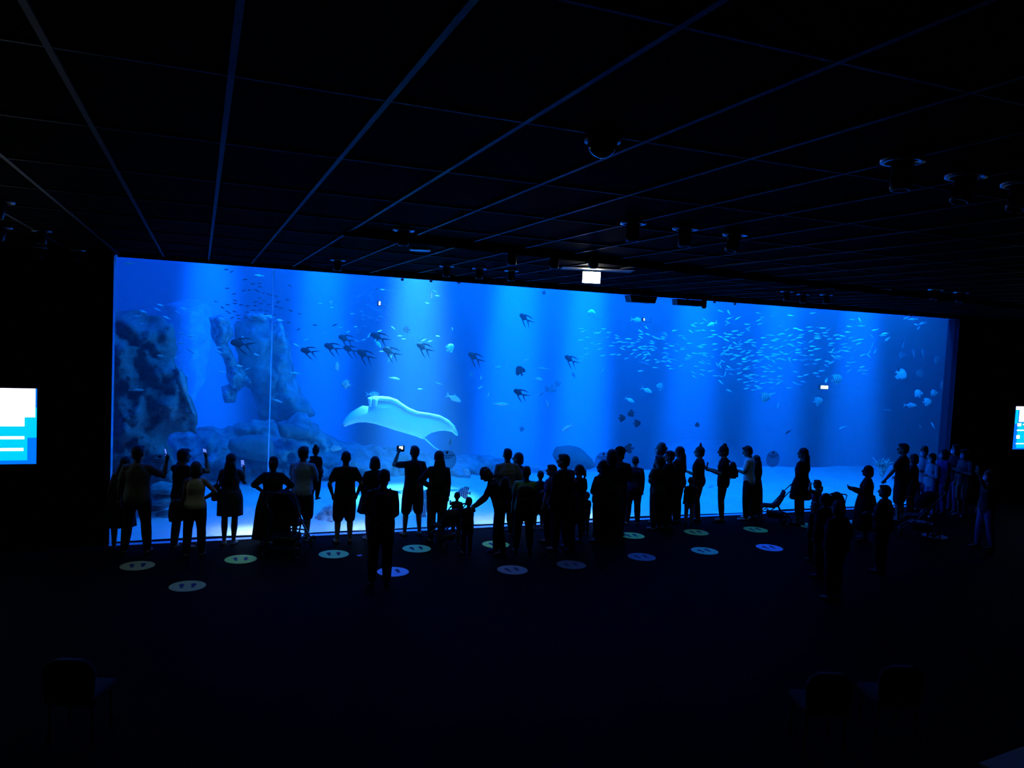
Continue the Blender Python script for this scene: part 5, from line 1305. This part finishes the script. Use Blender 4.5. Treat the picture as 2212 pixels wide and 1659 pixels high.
# the lit lamp
p = onz(1283, 548, 5.08)
o = empty('ceiling_spotlight', (p.x, p.y, 5.08))
tag(o, 'black spotlight barrel hanging just above the glaring white box', 'ceiling light')
bm = bmesh.new(); ring_loft(bm, [[Vector((a * math.cos(t), a * math.sin(t), z)) for t in [2 * math.pi * k / 20 for k in range(20)]] for a, z in ((.03, 0), (.03, -.03), (.065, -.035), (.065, -.15), (.04, -.19))]); finish(bm, 'barrel', M_black, o)
p = onz(1277, 612, 4.86)
o = empty('emergency_light', (p.x, p.y, 4.86))
tag(o, 'glaring white rectangular light box hanging from the ceiling', 'light box')
o.rotation_euler = (0, 0, -.35)
M_glare = mat('light_box_face', (.9, .9, .9), .4, 0, .3, (1, .98, .88), 34)
bm = bmesh.new(); box(bm, (0, .035, .09), (.29, .05, .19), bev=.01); finish(bm, 'housing', M_black, o)
bm = bmesh.new(); box(bm, (0, 0, .09), (.27, .02, .17), bev=.006); finish(bm, 'diffuser', M_glare, o)
bm = bmesh.new(); box(bm, (.08, -.02, .212), (1.1, .46, .006)); tag(finish(bm, 'glow_plate', mat('glow_patch', (.09, .09, .055), .6), o, False), 'added pale plate standing in for the glow of the box on the ceiling')  # plate added to show the ceiling glow around the box
bm = bmesh.new(); tube(bm, [(0, .04, .18), (0, .04, .215)], .012, 8); finish(bm, 'stem', M_black, o)
# hanging loudspeakers and cylinder camera over the glass
def hang(x0, x1, y, z, Y, dep, hgt, label, cat, name, taper=.12):
    a, b = ony(x0, y, Y), ony(x1, y, Y)
    w_ = (b - a).length
    o = empty(name, (a + b) / 2)
    tag(o, label, cat)
    bm = bmesh.new()
    vs = box(bm, (0, 0, 0), (w_, dep, hgt), bev=.012)
    for v in bm.verts:
        if v.co.z < 0: v.co.x *= 1 - taper
    finish(bm, 'cabinet', M_black, o)
    bm = bmesh.new()
    top = 5.085 - o.location.z
    tube(bm, [(0, 0, hgt * .4), (0, 0, top)], .02, 8)
    finish(bm, 'bracket', M_black, o)
    bm = bmesh.new(); box(bm, (.04, -dep / 2 - .003, -hgt * .2), (.02, .006, .006)); finish(bm, 'badge', M_ring, o)
    return o
hang(1355, 1413, 647, 4.85, -.9, .25, .14, 'black wedge shaped loudspeaker hanging in front of the window top', 'loudspeaker', 'ceiling_speaker')
hang(1457, 1512, 654, 4.85, -.9, .22, .13, 'black rounded projector hanging right of the wedge shaped loudspeaker', 'projector', 'ceiling_projector', .06)
p = ony(1521, 656, -.95)
o = empty('cylinder_camera', p)
tag(o, 'black cylinder camera hanging at the end of the projector', 'camera')
bm = bmesh.new(); tube(bm, [(0, 0, .08), (0, 0, -.06)], .055, 20); finish(bm, 'housing', M_black, o)
bm = bmesh.new(); tube(bm, [(0, 0, .1), (0, 0, 5.08 - p.z)], .018, 8); finish(bm, 'stem', M_black, o)
# dome camera
p = onz(1302, 296, 5.08)
o = empty('dome_camera', (p.x, p.y, 5.08))
tag(o, 'black glossy dome camera on the ceiling above the middle of the window', 'camera')
bm = bmesh.new()
ring_loft(bm, [[Vector((.085 * math.cos(b) * math.cos(t), .085 * math.cos(b) * math.sin(t), -.03 - .085 * math.sin(b))) for t in [2 * math.pi * k / 28 for k in range(28)]] for b in [math.radians(q) for q in (0, 20, 40, 60, 78, 88)]])
finish(bm, 'dome', mat('dome_plastic', (.003, .003, .004), .08, 0, .8), o)
bm = bmesh.new(); disc(bm, (0, 0, -.03), .1, .035, n=28); finish(bm, 'base', M_black, o)
# ---------------------------------------------------------------- wall screens
def emis(n, c, s): return mat(n, (.02, .02, .02), .4, 0, .3, c, s)
M_sb, M_sc, M_sw = emis('screen_blue', (.0, .16, 1), 1.2), emis('screen_cyan', (.0, .6, 1), 1.1), emis('screen_white', (1, 1, 1), 1.6)
def screen(x0, x1, z0, z1, label, rows):
    o = empty('wall_screen', ((x0 + x1) / 2, -.05, (z0 + z1) / 2))
    tag(o, label, 'screen', 'information screens beside the window')
    W_, H_ = x1 - x0, z1 - z0
    bm = bmesh.new(); box(bm, (0, .015, 0), (W_ + .05, .06, H_ + .05), bev=.008); finish(bm, 'bezel', M_black, o)
    bm = bmesh.new(); box(bm, (0, -.017, 0), (W_, .004, H_)); finish(bm, 'panel', M_sb, o, False)
    for nm, m_, ll in rows:
        bm = bmesh.new()
        for u0, u1, v0, v1 in ll:
            box(bm, ((u0 + u1) / 2 * W_ - W_ / 2, -.021 - (.002 if m_ is M_sw else 0), (v0 + v1) / 2 * H_ - H_ / 2), ((u1 - u0) * W_, .002, (v1 - v0) * H_))
        finish(bm, nm, m_, o, False)
screen(-3.35, -1.16, 1.47, 2.74, 'lit information screen on the black wall left of the window, white above and blue below',
       [('picture_area', M_sc, [(0, .94, .05, .62), (.94, 1, .35, .75)]), ('white_area', M_sw, [(0, .99, .62, 1), (.2, .92, .5, .63), (0, .6, .455, .475)]), ('text_lines', M_sw, [(0, .92, .33, .37), (0, .915, .175, .215), (0, .6, .57, .6)])])
screen(22.68, 24.9, 1.5, 2.72, 'lit information screen on the black wall right of the window, cut by the picture edge',
       [('picture_area', M_sc, [(.0, .05, .6, .94), (.06, 1, .03, .62)]), ('white_area', M_sw, [(0, 1, .92, 1), (.07, 1, .64, .92)]), ('text_lines', M_sw, [(.05, .12, .54, .61), (.15, 1, .565, .595), (.05, 1, .43, .46), (.05, .11, .25, .33), (.05, 1, .12, .145)])])
# ---------------------------------------------------------------- dark foreground
for x, y, lb in [(150, 1425, 'hardly visible rounded seat back in the dark at lower left'), (1795, 1455, 'hardly visible rounded seat back, left of two at lower right'), (1950, 1440, 'hardly visible rounded seat back, right of two at lower right')]:
    p = onz(x, y, .82)
    o = empty('seat', (p.x, p.y, 0), -.35)
    tag(o, lb, 'seat', 'dark seats facing the window')
    bm = bmesh.new()
    ring_loft(bm, [oval(Vector((0, 0, z)), a, .04, 20, None, 4) for z, a in [(.44, .2), (.5, .23), (.7, .24), (.78, .2), (.82, .12)]])
    finish(bm, 'backrest', cloth('charcoal'), o)
    bm = bmesh.new(); box(bm, (0, .22, .42), (.46, .46, .08), bev=.03); finish(bm, 'seat_pad', cloth('charcoal'), o)
    for sx in (-1, 1):
        for sy in (.04, .4):
            bm = bmesh.new(); tube(bm, [(sx * .19, sy, .39), (sx * .2, sy, .012)], .014, 8); finish(bm, 'leg', M_frame, o)
p = onz(2150, 1612, 1.0)
bm = bmesh.new()
o = empty('counter', (p.x + .35, p.y - .5, 0), .12)
tag(o, 'corner of a pale low counter in the bottom right of the hall', 'counter')
box(bm, (0, 0, .985), (1.3, .9, .03), bev=.008); finish(bm, 'top', mat('pale_laminate', (.35, .36, .3), .5), o)
bm = bmesh.new(); box(bm, (0, 0, .485), (1.2, .8, .965), bev=.01); finish(bm, 'body', cloth('charcoal'), o)
